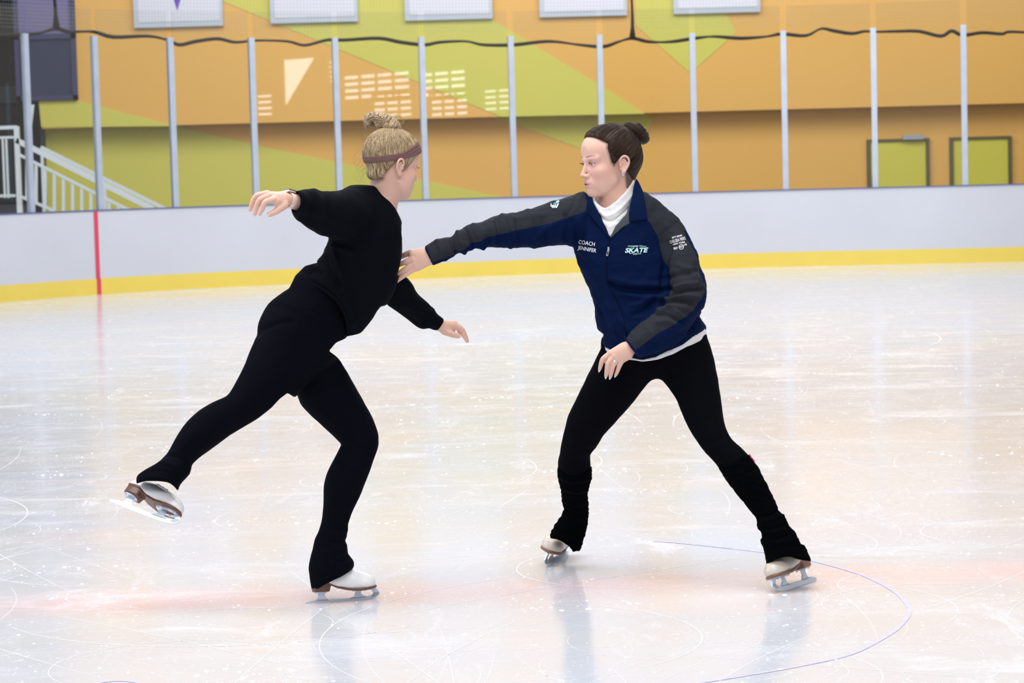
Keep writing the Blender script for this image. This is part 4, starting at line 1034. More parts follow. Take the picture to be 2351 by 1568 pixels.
# hands of the skater in black (figure's own frame)
HN = Field((563, 428, 225), (712, 506, 372), 1.0)
HN.chain([(710, 470, 238, 21, 1), (690, 466, 262, 20, 1), (672, 462, 280, 17.5, .95), (660, 459, 292, 15, .95), (648, 456, 302, 16, .9)], 3)
HN.chain([(652, 458, 300, 14.5), (632, 453, 318, 11)], 5); HN.chain([(650, 454, 296, 13), (624, 448, 306, 9)], 5); HN.chain([(648, 464, 306, 13), (634, 462, 324, 10)], 5)
fN = [[(628, 457.5, 330, 8), (609, 464, 337, 6.6), (602, 479, 335, 5.8), (595.5, 491.5, 332, 4.6)], [(620, 449, 318, 8), (596, 459, 322, 6.6), (588.5, 477, 320, 5.8), (584.5, 492, 317, 4.6)],
      [(614, 444, 305, 7.6), (588, 450, 306, 6.4), (579, 466, 304, 5.6), (574, 482, 301, 4.4)], [(618, 447, 292, 7), (596, 452, 288, 5.6), (589, 464, 286, 5), (585, 477, 284, 4)]]
for q in fN: HN.chain(stations([(*r, 1) for r in q], 3), 2.5)
HN.chain(stations([(652, 470, 312, 11, 1), (640, 480, 322, 9, 1), (630, 487, 328, 7.4, 1), (619, 492, 332, 6, 1)], 3), 5)
# knuckle dimples
handN = field_mesh(HN, PA, 'hand', mSKA, smooth_it=1)
HF = Field((995, 725, -190), (1085, 798, -120), 1.0)
HF.chain([(1000, 742, -143, 15, 1), (1015, 749, -150, 14, 1), (1028, 752, -153, 14, .8)], 3)
HF.chain([(1020, 747, -150, 12), (1042, 745, -152, 9.5)], 5); HF.chain([(1022, 756, -150, 11), (1036, 760, -150, 9)], 5)
for q in ([(1040, 747, -148, 8.5), (1058, 755, -148, 6.8), (1066.5, 769, -148, 5.8), (1072.5, 783, -147, 4.4)], [(1040, 745, -158, 8), (1056, 752, -162, 6.4), (1064, 764, -164, 5.5), (1068, 777, -165, 4.2)],
          [(1038, 744, -166, 7.5), (1052, 749, -172, 6), (1060, 759, -174, 5.2), (1063, 771, -175, 4)], [(1034, 744, -172, 7), (1046, 749, -180, 5.4), (1052, 757, -182, 4.6), (1055, 766, -183, 3.8)]): HF.chain(stations([(*r, 1) for r in q], 3), 2.5)
HF.chain(stations([(1022, 760, -146, 10, 1), (1034, 766, -141, 7.6, 1), (1044, 769.5, -139, 6.6, 1), (1053, 771.5, -138, 5.2, 1)], 3), 4)
handF = field_mesh(HF, PA, 'hand', mSKA)
mNLP = mat('nail_pink', (.86, .60, .55), .25, coat=.3)
for q in fN[:3]: finger_tip_nail(PA, q[2][:3], q[3][:3], q[3][3], mNLP, rootA, 1.0)
finger_tip_nail(PA, (630, 487, 328), (619, 492, 332), 5.6, mNLP, rootA, 1.0); finger_tip_nail(PA, (1044, 769.5, -139), (1053, 771.5, -138), 4.8, mNLP, rootA, 1.0)
# the body under the clothes
def under(rows, k=.8): r = np.array(rows, float).copy(); r[:, 3] *= k; return r
BT = Field((300, 420, -160), (1020, 1340, 290), 7.0)
for ch in (torsoA, armN[:-6], armF[:-4], free, stand): BT.chain(under(ch, .74), 8)
BT.chain(under([(806, 464, 35, 38, 1), (838, 462, 10, 38, 1), (868, 476, -10, 42, 1)], .8), 8)
def inside(BT, fields, e=9.0):
    q = np.stack([a.ravel() for a in np.meshgrid(*BT.ax, indexing='ij')], 1); best = None
    for G in fields:
        hi = G.lo + (np.array(G.n) - 1) * G.h; ok = ((q > G.lo) & (q < hi)).all(1); t = np.full(len(q), 60.0)
        t[ok] = G.sample(q[ok]); best = t if best is None else np.minimum(best, t)
    BT.F = np.maximum(BT.F, best.reshape(BT.F.shape) + e).astype(np.float32)
inside(BT, (S, Lg)); trunk = field_mesh(BT, PA, 'trunk', mSKA)
bodyA = join([headA, handN, handF, trunk], 'body'); reparent(bodyA, rootA)
# hair
def pole_strand(hf, pole, axis, k1=1.0, k2=.02):
    ax = np.array(axis, float); ax /= np.linalg.norm(ax); t1 = np.cross(ax, (1, 0, 0.01)); t1 /= np.linalg.norm(t1); t2 = np.cross(ax, t1)
    def fn(V):
        d = V - np.array(pole); a = np.arctan2(d @ t1, d @ t2); r = np.linalg.norm(d, axis=1); return np.stack([np.cos(a) * k1, np.sin(a) * k1, r * k2], 1)
    return fn
def hair_cap(F_, region, pole, axis, m, parent, name, extra=None, bulge=None, th=7.0, disp_amp=.9, k2=.0012):
    H = Field((-100, -150, -120), (100, 100, 160), 1.7)
    H.ell((0, -15, 40), (72 + th, 93 + th, 77 + th)); H.ell((0, 28, 44), (58 + th * .8, 55 + th * .6, 52 + th * .8), 26)
    for b in (bulge or []): H.ell(*b[:2], b[2])
    # trim with the hairline drawn in the side view (y, z)
    Yg, Zg = np.meshgrid(H.ax[1], H.ax[2], indexing='ij'); d = poly_sd(np.stack([Yg.ravel(), Zg.ravel()], 1), region).reshape(Yg.shape)[None]
    H.F = smax(H.F, np.broadcast_to(np.where(d > 0, d, d * .42), H.F.shape), 10).astype(np.float32)
    cap = H
    st = pole_strand(F_, pole, axis, 1.0, k2)
    dp = lambda V, N: disp_amp * wob(np.stack([st(V)[:, 0] * 100, st(V)[:, 1] * 100, V[:, 2] * .15], 1), 11, 5) + .5 * disp_amp * wob(np.stack([st(V)[:, 0] * 100, st(V)[:, 1] * 100, V[:, 2] * .15], 1), 5, 9)
    o = field_mesh(H, F_.W, name, m, disp=dp, smooth_it=1)
    V, _ = H.surface(); 
    n = len(o.data.vertices); a = np.empty(n * 3); o.data.vertices.foreach_get('co', a); set_strand(o, st(F_.L(a.reshape(-1, 3))))
    return reparent(o, parent), H
poleA = (4, -40, 128)
hairA, HA = hair_cap(hA, regA, poleA, (0, -.3, 1), mHRA, rootA, 'hair', bulge=[((0, -66, 26), (62, 54, 66), 20), ((0, -66, -44), (42, 30, 34), 14)], th=8, disp_amp=.8)
B = Field((-75, -125, 95), (80, 75, 190), 1.5)      # the loose bun
B.ell((0, -38, 126), (30, 30, 20)); 
def bunpx(rows): return locpx(FA, hA, rows)
ring = bunpx([(845, 283, 10, 9), (850, 270, 14, 10), (866, 268, 22, 12), (884, 274, 26, 14), (903, 287, 22, 15), (908, 300, 12, 14), (902, 303, -4, 13), (888, 294, -14, 13), (870, 283, -16, 12), (856, 281, -10, 11), (845, 283, 0, 9)])
B.chain(stations([(*r, 1) for r in ring], 4), 5)
B.chain(stations([(*r, 1) for r in bunpx([(888, 300, 8, 10), (876, 290, 16, 9), (866, 280, 20, 8), (880, 268, 10, 8), (898, 276, 4, 9)])], 4), 3)
B.chain(stations([(*r, 1) for r in bunpx([(843, 290, 4, 6), (838, 278, 6, 6.5), (843, 267, 10, 6), (856, 262, 12, 5.5), (872, 262, 12, 6)])], 4), 3)
for q_ in bunpx([(893, 287, 8, 19), (880, 276, 12, 14)]): B.ell(q_[:3], (q_[3], q_[3] * .9, q_[3] * .8), 6)
c0 = np.array(bunpx([(878, 285, 4, 1)])[0][:3])
def bunattr(V):
    d = V - c0; a = np.arctan2(d[:, 2], d[:, 0] * .6 + d[:, 1] * .8); r = np.linalg.norm(d, axis=1); return np.stack([r * .018, d[:, 2] * .003 - d[:, 1] * .006, a * .04], 1)
bun = field_mesh(B, hA.W, 'hair_bun', mHRA, disp=lambda V, N: .6 * wob(np.stack([bunattr(V)[:, 0] * 160, bunattr(V)[:, 1] * 200, bunattr(V)[:, 2] * 20], 1), 9, 2), smooth_it=3)
n = len(bun.data.vertices); a = np.empty(n * 3); bun.data.vertices.foreach_get('co', a); set_strand(bun, bunattr(hA.L(a.reshape(-1, 3)))); reparent(bun, hairA).matrix_parent_inverse = Matrix.Identity(4)
rs = np.random.RandomState(4); st_ = []
for i in range(900):
    a = rs.uniform(-.3, 3.44); y_ = -20 - math.sin(a) * 95; st_.append((math.cos(a) * 78, y_, (y_ + 105) * .33 + rs.uniform(6, 50)))
for i in range(120): st_.append((rs.uniform(-60, 70), rs.uniform(30, 50), rs.uniform(92, 108)))
hair_strands(HA, hA, poleA, st_, mHRA, hairA, 'hair_strands', lift=1.2, rad=.5, seed=3).matrix_parent_inverse = Matrix.Identity(4)
# wisps loose at the nape, at the back and over the bun
mb = MB(); S_ = []
def wisp(fr, pts, r):
    k0 = len(mb.V); c = catmull(pts, 6); mb.tube(fr.P(c[:, 0], c[:, 1], c[:, 2]), [r * (1 - .7 * i / len(c)) for i in range(len(c))], 4, cap=False); v = rs.rand() * 9
    S_.extend([(v, v, 0)] * (len(mb.V) - k0))
for i in range(26):
    u = 838 + rs.uniform(-8, 16); v = 345 + rs.uniform(-10, 50); L_ = rs.uniform(18, 55)
    wisp(FA, [(u, v, rs.uniform(0, 40)), (u - rs.uniform(6, 18), v + L_ * .35, 20), (u - rs.uniform(4, 22), v + L_ * .75, 20), (u + rs.uniform(-12, 8), v + L_, 22)], .0003)
for i in range(10):
    wisp(FA, [(845, 292, 6), (836 - rs.uniform(0, 6), 306, 8), (832 + rs.uniform(-8, 6), 325 + rs.uniform(0, 12), 10)], .0003)
for i in range(9):
    q = rs.uniform(-4, 4); wisp(FA, [(902, 270 + q, 6), (914, 266 + q, 4), (926 + q, 276 + q, 2), (918, 286 + q, 2)], .00045)
for i in range(16):
    wisp(FA, [(850 + rs.uniform(0, 30), 398 + rs.uniform(-4, 6), 40), (856 + rs.uniform(0, 30), 408, 46), (868 + rs.uniform(0, 26), 412 + rs.uniform(-3, 3), 46)], .0003)
w_ = mb.build('hair_wisps', mHRA, smooth=True); set_strand(w_, S_); w_['kind'] = 'stuff'; reparent(w_, hairA).matrix_parent_inverse = Matrix.Identity(4)
# headband
mHB = mat('headband_mauve', (.175, .085, .080), .8, bump=.4, bscale=300, var=.2, vscale=12)
G = Field((-98, -150, -80), (98, 108, 120), 1.8); q = np.stack([a.ravel() for a in np.meshgrid(*G.ax, indexing='ij')], 1)
HU = Field((-100, -150, -120), (100, 110, 160), 2.4); HU.ell((0, -15, 40), (80, 101, 85)); HU.ell((0, 28, 44), (64, 60, 58), 26); HU.ell((0, -66, 26), (62, 54, 66), 20); HU.ell((0, -66, -44), (42, 30, 34), 14); HU.ell((0, 30, 0), (64, 58, 60), 16)
t = HU.sample(q).reshape(G.F.shape); X, Y, Z = G.grid((slice(None),) * 3)
zb = -4 + (Y + 105) * .33 + np.clip(Y + 20, 0, 200) * .27            # the band rises over the ear to the hairline
wd_ = 11.5 + np.clip(Y + 30, 0, 100) * .13
slab = np.abs(Z - zb) * .9 - wd_
G.F = smax(np.abs(t - 0.5) - 1.7, np.broadcast_to(slab, t.shape), 1.0).astype(np.float32)
bandA = reparent(field_mesh(G, hA.W, 'headband', mHB, disp=lambda V, N: .45 * wob(V * np.array([.2, .2, 1]), 7, 4) - 2.6 * (np.exp(-((V[:, 2] - (-4 + (V[:, 1] + 105) * .33 + np.clip(V[:, 1] + 20, 0, 200) * .27) - 6) / 1.8) ** 2) + np.exp(-((V[:, 2] - (-4 + (V[:, 1] + 105) * .33 + np.clip(V[:, 1] + 20, 0, 200) * .27) + 6) / 1.6) ** 2) * .6) * np.clip((V[:, 1] + 30) / 40, 0, 1)), rootA)
# eyes of the skater, lashes
eyes(hA, rootA, (0, 1, -.35)); mLASH = mat('lash_dark', (.012, .009, .008), .6); lashes(hA, rootA, mLASH, fA)
# watch on the near wrist
mWB = mat('watch_band_pink', (.80, .62, .56), .45); mWC = mat('watch_case_rose', (.80, .62, .54), .25, metal=.4); mWS = mat('watch_screen_black', (.006, .007, .009), .08, coat=.5)
def wrist_ring(c, axis, up, ru, rs_, width, th=1.4, n=40):
    c = np.array(c, float); ax = np.array(axis, float); ax /= np.linalg.norm(ax); up = np.array(up, float); up -= ax * (up @ ax); up /= np.linalg.norm(up); sd = np.cross(ax, up); V = []; Fc = []
    for i in range(n):
        a = 2 * math.pi * i / n
        for r_, w_ in ((0, -1), (th, -1), (th, 1), (0, 1)): V.append(c + up * math.cos(a) * (ru + r_) + sd * math.sin(a) * (rs_ + r_) + ax * w_ * width / 2)
    for i in range(n):
        for k in range(4): Fc.append((4 * i + k, 4 * i + (k + 1) % 4, 4 * ((i + 1) % n) + (k + 1) % 4, 4 * ((i + 1) % n) + k))
    return np.array(V), Fc, (c, ax, up, sd)
V, Fc, (c, ax, up, sd) = wrist_ring((664, 460, 288), (-12, -3.2, 13), (-.12, -1, -.12), 16.8, 16.5, 11)
wb = reparent(pyd('wristwatch', PA(V), Fc, mWB, smooth=False), rootA); wb['label'] = 'pale pink band'
cc_ = c + up * 19.5 + ax * 0; mb = MB()
def obox(mb, c, a, b, d, ha, hb, hd, fr): 
    V = [c + a * i * ha + b * j * hb + d * k * hd for k in (-1, 1) for i, j in ((-1, -1), (1, -1), (1, 1), (-1, 1))]
    mb.poly(fr(np.array(V)), [(3, 2, 1, 0), (4, 5, 6, 7), (0, 1, 5, 4), (1, 2, 6, 5), (2, 3, 7, 6), (3, 0, 4, 7)])
obox(mb, cc_, ax, sd, up, 12.5, 10.5, 2.0, PA); cse = mb.build('watch_case', mWC); cse.parent = wb
mb = MB(); obox(mb, cc_ + up * 3.2, ax, sd, up, 11.5, 9.5, 1.3, PA); scn = mb.build('watch_screen', mWS); scn.parent = wb
# skates
skA = skate_mats('white', (.80, .79, .80), (.12, .052, .032))
build_skate(FA.P(785, 1384.5, 0), (.955, .26, .0), (-.02, 0, 1), skA, rootA, scale=.90)
build_skate(FA.P(326, 1181, 66), (.88, -.36, -.30), (.25, .66, .70), skA, rootA, scale=.92, shaft=[(-78, 0, 92, 27), (-70, 0, 108, 24)])
# ================================================================== COACH IN NAVY JACKET (right)
FB = Frame(8.12); PB = lambda V: FB.P(V[:, 0], V[:, 1], V[:, 2])
rootB = empty('person', tuple(FB.P(1500, 1330, 0) * np.array([1, 1, 0])))
tag(rootB, 'dark haired person in navy and grey jacket standing wide on skates, reaching an arm out', 'person')
mJK = mat('jacket_cloth', (.0016, .0078, .040), .8, bump=.15, bscale=260, spec=.06)
add_mask(mJK, 'grey_panel', (.024, .026, .033), soft=.35)
add_mask(mJK, 'cuff_trim', (.0045, .010, .05), soft=.35)
mNVY = mat('collar_navy', (.0016, .0078, .040), .8, bump=.15, bscale=260, spec=.06)
mLNG = mat('lining_greygreen', (.040, .052, .058), .8)
mWHT = mat('turtleneck_white', (.76, .75, .74), .85, bump=.25, bscale=300)
mBL2 = mat('tights_black', (.0014, .0016, .0032), .85, spec=.05)
mLW = mat('leg_warmer_black', (.0010, .0012, .0018), .95, bump=.5, bscale=300, spec=.03)
mSKB = skin_mat('skin_coach', (.73, .45, .355), (.66, .29, .29), (.12, .065, .045), (.72, .33, .28))
mHRB = hair_mat('hair_brown', (.010, .005, .003), (.110, .050, .022), 24, .57)

jackB = [(974, 567), (980, 562), (994, 554), (1009, 546), (1033, 543), (1045, 534), (1062, 522), (1088, 513), (1120, 503), (1142, 491), (1163, 490), (1180, 487), (1215, 479), (1260, 465), (1286, 458.5), (1306, 450.5), (1327, 440), (1345, 440), (1362, 470), (1440, 470), (1476, 440), (1492, 448), (1515, 464), (1538, 485),
         (1559, 503), (1573, 524), (1584, 547), (1593, 562), (1603, 586), (1610, 617), (1617, 630), (1622, 652), (1624, 680), (1622, 695), (1617, 708), (1604, 724), (1611, 735), (1617, 744), (1620, 756), (1578, 782.6), (1544, 801), (1505, 819), (1475, 826.7), (1445, 822), (1420, 812), (1401, 801), (1384, 788), (1385, 767), (1372, 755),
         (1367, 739), (1362.6, 698), (1356, 670), (1335, 626.6), (1321, 590), (1303, 563), (1263, 567), (1240, 570), (1180, 570), (1120, 568.6), (1104, 569), (1085, 574), (1067, 583), (1057, 581), (1050, 583), (1041, 592), (1016, 601), (1001, 610), (993, 611)]
J = Field((962, 425, -130), (1640, 842, 235), 3.0)
torsoB = stations([(1430, 485, 5, 62, .95), ((1330, 520), (1540, 525), 4, .78), ((1318, 575), (1548, 570), 6, .76), ((1334, 626), (1560, 610), 6, .76), ((1355, 672), (1578, 655), 4, .76), ((1364, 718), (1596, 695), 2, .76), ((1370, 752), (1608, 728), 0, .82), ((1384, 785), (1622, 752), 0, .86)], 4)
J.chain(torsoB, 3)
J.chain([(1362, 484, 4, 40, 1.05), (1420, 462, 2, 36, 1.1), (1480, 482, 6, 42, 1.1), (1528, 518, 12, 44, 1.05)], 16)
armR = stations([((1338, 440), (1345, 560), 10, .85), ((1300, 452), (1305, 566), 22, .85), ((1255, 465), (1262, 568), 36, .85), ((1212, 479), (1214, 572), 52, .88), ((1165, 488), (1172, 572), 70, .9), ((1118, 502), (1128, 571), 88, .95), ((1078, 514), (1098, 574), 104, 1), ((1042, 536), (1062, 584), 118, 1), ((1010, 544), (1034, 596), 130, 1), ((992, 553), (1012, 605), 138, 1), ((975, 562), (990, 612), 144, 1)], 4)
J.chain(armR, 10)
armL = stations([(1545, 532, 14, 46, 1), ((1512, 570), (1598, 566), 30, 1), ((1519, 600), (1609, 600), 44, 1), ((1530, 645), (1622, 648), 60, 1), ((1534, 672), (1625, 682), 72, 1), (1574, 692, 82, 42, 1), ((1515, 706), (1592, 742), 92, 1), ((1490, 726), (1560, 782), 104, 1), ((1462, 750), (1520, 800), 114, 1), ((1437, 776), (1468, 818), 122, 1)], 4)
J2 = Field(tuple(J.lo), tuple(J.lo + (np.array(J.n) - 1) * J.h), 3.0)
J2.chain(armL, 0)
J2.plane_cut((1446, 796, 122), (-.80, .60, .0), 2)
J.F = smin(J.F, J2.F[:J.F.shape[0], :J.F.shape[1], :J.F.shape[2]], 5).astype(np.float32)
J.cut2d([(p[0], p[1]) for p in catmull(jackB + [jackB[0]], 2)[:-1]], 5)
carve_front(J, [(1357, 430), (1362, 462), (1372, 487), (1386, 513), (1401, 545), (1414, 530), (1430, 517), (1446, 506), (1452, 480), (1462, 430)], -60, 3)
J.chain([(985, 588, 142, 19), (960, 596, 150, 21)], 2, 'd')
J.chain([(1450, 798, 122, 15.5), (1430, 812, 126, 17)], 1.5, 'd')
flJ = [([(1400, 652), (1420, 662), (1460, 667), (1500, 668), (1540, 664)], -6.0, 6), ([(1410, 640), (1450, 652), (1510, 655)], 3.0, 7), ([(1425, 672), (1470, 682), (1530, 684)], 3.0, 8), ([(1540, 560), (1530, 600), (1520, 650)], -3.5, 7),
       ([(1312, 578), (1345, 620), (1380, 665), (1410, 710)], 2.6, 5), ([(1322, 585), (1365, 640), (1395, 690)], -2.2, 5), ([(1358, 672), (1385, 715), (1410, 760)], 2.5, 5), ([(1352, 660), (1375, 710), (1392, 760)], -2.0, 4), ([(1370, 700), (1400, 745), (1430, 790)], -2.0, 5), ([(1392, 690), (1420, 730), (1450, 765)], 2.0, 6),
       ([(1455, 722), (1480, 712), (1505, 690)], -3.0, 6), ([(1450, 700), (1470, 698), (1495, 685)], 2.6, 6), ([(1385, 790), (1410, 800), (1440, 812)], 2.0, 5), ([(1390, 770), (1412, 790), (1430, 802)], -2.2, 5), ([(1475, 812), (1520, 795), (1580, 765)], 2.2, 5), ([(1490, 800), (1540, 782), (1590, 750)], -2.6, 6), ([(1540, 800), (1575, 780), (1612, 750)], 1.6, 4),
       ([(1335, 500), (1350, 540), (1345, 575)], 2.0, 9), ([(1300, 500), (1325, 530), (1330, 570)], -2.5, 8), ([(1290, 505), (1250, 530), (1220, 560)], 2.2, 7), ([(1318, 470), (1300, 500), (1285, 540)], 1.8, 8),
       # sleeve over the bent elbow
       ([(1530, 668), (1565, 655), (1600, 650)], 3.0, 5), ([(1536, 680), (1570, 668), (1612, 664)], -4.0, 4.5), ([(1532, 690), (1565, 680), (1605, 682)], 3.4, 5), ([(1520, 700), (1545, 690), (1590, 695)], -4.0, 4.5), ([(1512, 712), (1545, 703), (1588, 712)], 3.2, 5), ([(1504, 722), (1530, 722), (1566, 740)], -3.4, 4.5), ([(1510, 740), (1535, 738), (1560, 750)], 2.2, 5), ([(1525, 640), (1560, 632), (1600, 622)], -2.6, 6), ([(1560, 610), (1585, 620), (1605, 640)], 2.2, 6),
       ([(1530, 700), (1560, 720), (1580, 730)], 2.0, 5), ([(1480, 745), (1500, 770), (1520, 790)], 1.2, 6), ([(1535, 520), (1570, 560), (1590, 600)], 1.5, 10),
       # sleeve of the reaching arm
       ([(1003, 552), (1012, 575), (1022, 596)], 2.0, 5), ([(1036, 545), (1042, 565), (1050, 584)], -4.0, 5), ([(1050, 534), (1058, 556), (1066, 580)], 3.4, 6), ([(1066, 524), (1078, 550), (1090, 570)], -3.2, 5), ([(1086, 514), (1098, 540), (1108, 565)], 3.0, 7), ([(1108, 508), (1122, 535), (1128, 566)], -2.6, 6), ([(1138, 494), (1144, 525), (1150, 565)], -3.2, 5), ([(1152, 492), (1165, 530), (1172, 566)], 3.0, 7),
       ([(1184, 488), (1192, 530), (1196, 566)], -2.6, 6), ([(1210, 482), (1222, 525), (1226, 566)], 2.4, 8), ([(1240, 474), (1250, 510), (1260, 560)], -2.2, 7), ([(1268, 464), (1275, 500), (1290, 550)], 2.0, 8), ([(1322, 446), (1318, 470), (1300, 495)], -2.4, 6), ([(1180, 500), (1215, 498), (1250, 492)], 1.4, 6), ([(1060, 560), (1090, 572), (1120, 560)], 1.6, 6)]
ffJ = folds(flJ)
gR = [(960, 540), (980, 553), (1033, 535), (1062, 515), (1120, 495), (1142, 484), (1180, 480), (1260, 458), (1327, 430), (1350, 440), (1348, 460), (1345, 485), (1309, 497.5), (1263, 512.5), (1240, 518), (1180, 530), (1120, 546), (1085, 559), (1058, 573), (1044, 585), (1019, 592), (1003, 601), (992, 603), (975, 570), (960, 575)]
gL = [(1470, 435), (1481, 466), (1486.7, 503), (1494.8, 514.8), (1508.5, 537.7), (1513, 547), (1518, 575), (1528, 612.8), (1534.8, 632), (1537, 655), (1535, 684), (1502, 718), (1477, 737), (1430, 770), (1434, 780), (1458, 806), (1463, 802), (1509, 766), (1544, 748), (1578, 723), (1597, 704), (1607, 690), (1619, 672), (1621, 655),
      (1612, 640), (1607, 629), (1607, 606), (1600, 590), (1589, 565), (1577, 547), (1572, 530), (1580, 520), (1560, 495), (1515, 455), (1476, 432)]
def greyfn(V):
    a = poly_sd(V[:, :2], gR); b = poly_sd(V[:, :2], gL); b = np.where((V[:, 1] > 625) & (J2.sample(V) > 7), 4.0, b)
    return np.minimum(a, b)
def trimfn(V):
    a = line_d(V[:, :2], np.array([(974, 562), (993, 612)])) - 3.6
    d = (V[:, :2] - np.array((1445, 797))) @ np.array([-.80, .60]); b = np.where((V[:, 0] < 1475) & (V[:, 1] > 765) & (V[:, 2] > 85), 4.2 - np.abs(d + 3.4) , -9) ; return np.minimum(a, -b)
def seamfold(V, N):
    out = 2.1 * ffJ(V, N) + 1.5 * wob(V, 55, 21) + .5 * wob(V, 22, 31)
    for ln in ([(1345, 485), (1309, 497.5), (1240, 518), (1180, 530), (1120, 546), (1085, 559), (1044, 585), (1003, 601)], [(1486, 503), (1508, 537), (1516, 575), (1528, 612), (1537, 655)], [(1401, 545), (1397, 575), (1392, 617), (1397, 656), (1418, 693), (1429, 721), (1436, 755), (1439, 790)], [(1505, 548), (1530, 530), (1560, 505)]):
        out -= 1.1 * np.exp(-(line_d(V[:, :2], catmull(ln, 4)) / 2.0) ** 2) * (N[:, 2] > 0)
    return out
oJ = reparent(field_mesh(J, PB, 'jacket', mJK, attrs=dict(grey_panel=greyfn, cuff_trim=trimfn), disp=seamfold, smooth_it=2), rootB)
oJ['label'] = 'navy jacket with grey sleeves and shoulders'
def own(o, p): o.parent = p; o.matrix_parent_inverse = Matrix.Identity(4); return o
# ray caster onto the jacket for the zip and the lettering
def bvh_of(o):
    me = o.data; n = len(me.vertices); a = np.empty(n * 3); me.vertices.foreach_get('co', a); a = a.reshape(-1, 3)
    k = len(me.polygons); q = np.empty(k * 4, np.int32); me.loops.foreach_get('vertex_index', q)
    return BVHTree.FromPolygons(a.tolist(), q.reshape(-1, 4).tolist())
bvJ = bvh_of(oJ)
def onto(bv, u, v, lift=.0012):
    d = ray(u, v); d = d / np.linalg.norm(d); h = bv.ray_cast(Vector(CC), Vector(d), 50)
    if h[0] is None: return None
    return np.array(h[0]) + np.array(h[1]) * lift * (1 if h[1].dot(Vector(d)) < 0 else -1)
def lay(name, m, V2, Fc, parent, bv=None, lift=.0012, thick=.0008):
    """V2 points in the photograph's frame laid on the cloth, given a little thickness"""
    A = []; last = None
    for u, v in V2:
        p = onto(bv or bvJ, u, v, lift); 
        if p is None: p = last if last is not None else FB.P(u, v, 60)
        A.append(p); last = p
    A = np.array(A); B_ = A + Fv * thick; n = len(A); Fs = [tuple(f) for f in Fc] + [tuple(n + i for i in f)[::-1] for f in Fc]
    cnt = {}
    for f in Fc:
        for i in range(len(f)): e = (f[i], f[(i + 1) % len(f)]); cnt[e] = 1
    for (a, b) in list(cnt):
        if (b, a) not in cnt: Fs.append((b, a, a + n, b + n))
    return own(pyd(name, np.vstack([A, B_]), Fs, m, smooth=False), parent)
def text_flat(s, size, bold=.0, shear=0.0, space=1.0):
    c = bpy.data.curves.new('t', 'FONT'); c.body = s; c.size = size; c.align_x = 'CENTER'; c.align_y = 'CENTER'; c.offset = bold; c.shear = shear; c.space_character = space; c.resolution_u = 3; c.fill_mode = 'FRONT'
    o = bpy.data.objects.new('t', c); COL.objects.link(o); bpy.context.view_layer.update()
    me = bpy.data.meshes.new_from_object(o); bm = bmesh.new(); bm.from_mesh(me)
    bmesh.ops.remove_doubles(bm, verts=bm.verts, dist=1e-5); bmesh.ops.triangulate(bm, faces=bm.faces)
    for _ in range(2):
        es = [e for e in bm.edges if e.calc_length() > size * .35]
        if es: bmesh.ops.subdivide_edges(bm, edges=es, cuts=1); bmesh.ops.triangulate(bm, faces=bm.faces)
    V = np.array([v.co[:2] for v in bm.verts]); bm.verts.index_update(); Fc = [[v.index for v in f.verts] for f in bm.faces]; bm.free()
    bpy.data.objects.remove(o); bpy.data.curves.remove(c); bpy.data.meshes.remove(me); return V, Fc
def write(name, s, cx, cy, size, ang, m, parent, sx=1.0, bold=.0, shear=0.0, bend=None, space=1.0, slant=0.0, bv=None):
    V, Fc = text_flat(s, size, bold, shear, space); V = V * np.array([sx, 1]); a = math.radians(ang)
    x = V[:, 0]; y = -V[:, 1]
    if bend: y = y + bend * x * x
    U = cx + x * math.cos(a) - y * math.sin(a) + slant * y; W_ = cy + x * math.sin(a) + y * math.cos(a)
    return lay(name, m, np.stack([U, W_], 1), Fc, parent, bv)
mTX = mat('thread_white', (.80, .82, .84), .7); mTC = mat('thread_aqua', (.55, .86, .84), .7)
write('lettering', 'COACH', 1347.5, 558.5, 13.0, 9, mTX, oJ, sx=.82, bold=.10)
write('lettering', 'JENNIFER', 1348.5, 572.5, 12.6, 10, mTX, oJ, sx=.80, bold=.10)
write('lettering', 'SKATE', 1459.5, 575.0, 14.6, -1, mTC, oJ, sx=1.2, bold=.55, shear=.28)
write('lettering', 'LEARN TO', 1462, 565.4, 5.2, -1, mTC, oJ, sx=1.05, bold=.10)
write('lettering', 'USA', 1458, 583.0, 5.4, 0, mTC, oJ, sx=1.05, bold=.10)
for a, b in (((1441.5, 565.0), (1450, 564.8)), ((1474.5, 565.4), (1483.5, 565.6)), ((1444.5, 581.4), (1452, 581.8)), ((1464, 582.5), (1472, 582.6))):
    lay('logo_bar', mTC, [(a[0], a[1] - .6), (b[0], b[1] - .6), (b[0], b[1] + .6), (a[0], a[1] + .6)], [(0, 1, 2, 3)], oJ)
write('lettering', 'SKY RINK', 1554.5, 543.5, 5.6, -14, mTX, oJ, sx=1.0, bold=.12)
write('lettering', 'CHELSEA PIERS', 1555.5, 551.8, 10.2, -15, mTX, oJ, sx=.54, bold=.16)
write('lettering', 'NEW YORK', 1558.8, 558.9, 5.4, -12, mTX, oJ, sx=.92, bold=.14, space=1.1)
write('lettering', 'EST', 1551.6, 570.6, 6.8, -4, mTX, oJ, sx=.88, bold=.16)
write('lettering', '1995', 1573.2, 562.5, 5.6, -18, mTX, oJ, sx=.62, bold=.10)
write('lettering', 'NY', 1564.2, 567.2, 6.2, -10, mTX, oJ, sx=.9, bold=.12)
n = 20; c_ = (1564.2, 567.2); V2 = [(c_[0] + r_ * math.cos(6.2832 * i / n), c_[1] + r_ * math.sin(6.2832 * i / n)) for i in range(n) for r_ in (4.7, 5.8)]
lay('logo_ring', mTX, V2, [(2 * i, 2 * i + 1, (2 * i + 3) % (2 * n), (2 * i + 2) % (2 * n)) for i in range(n)], oJ)
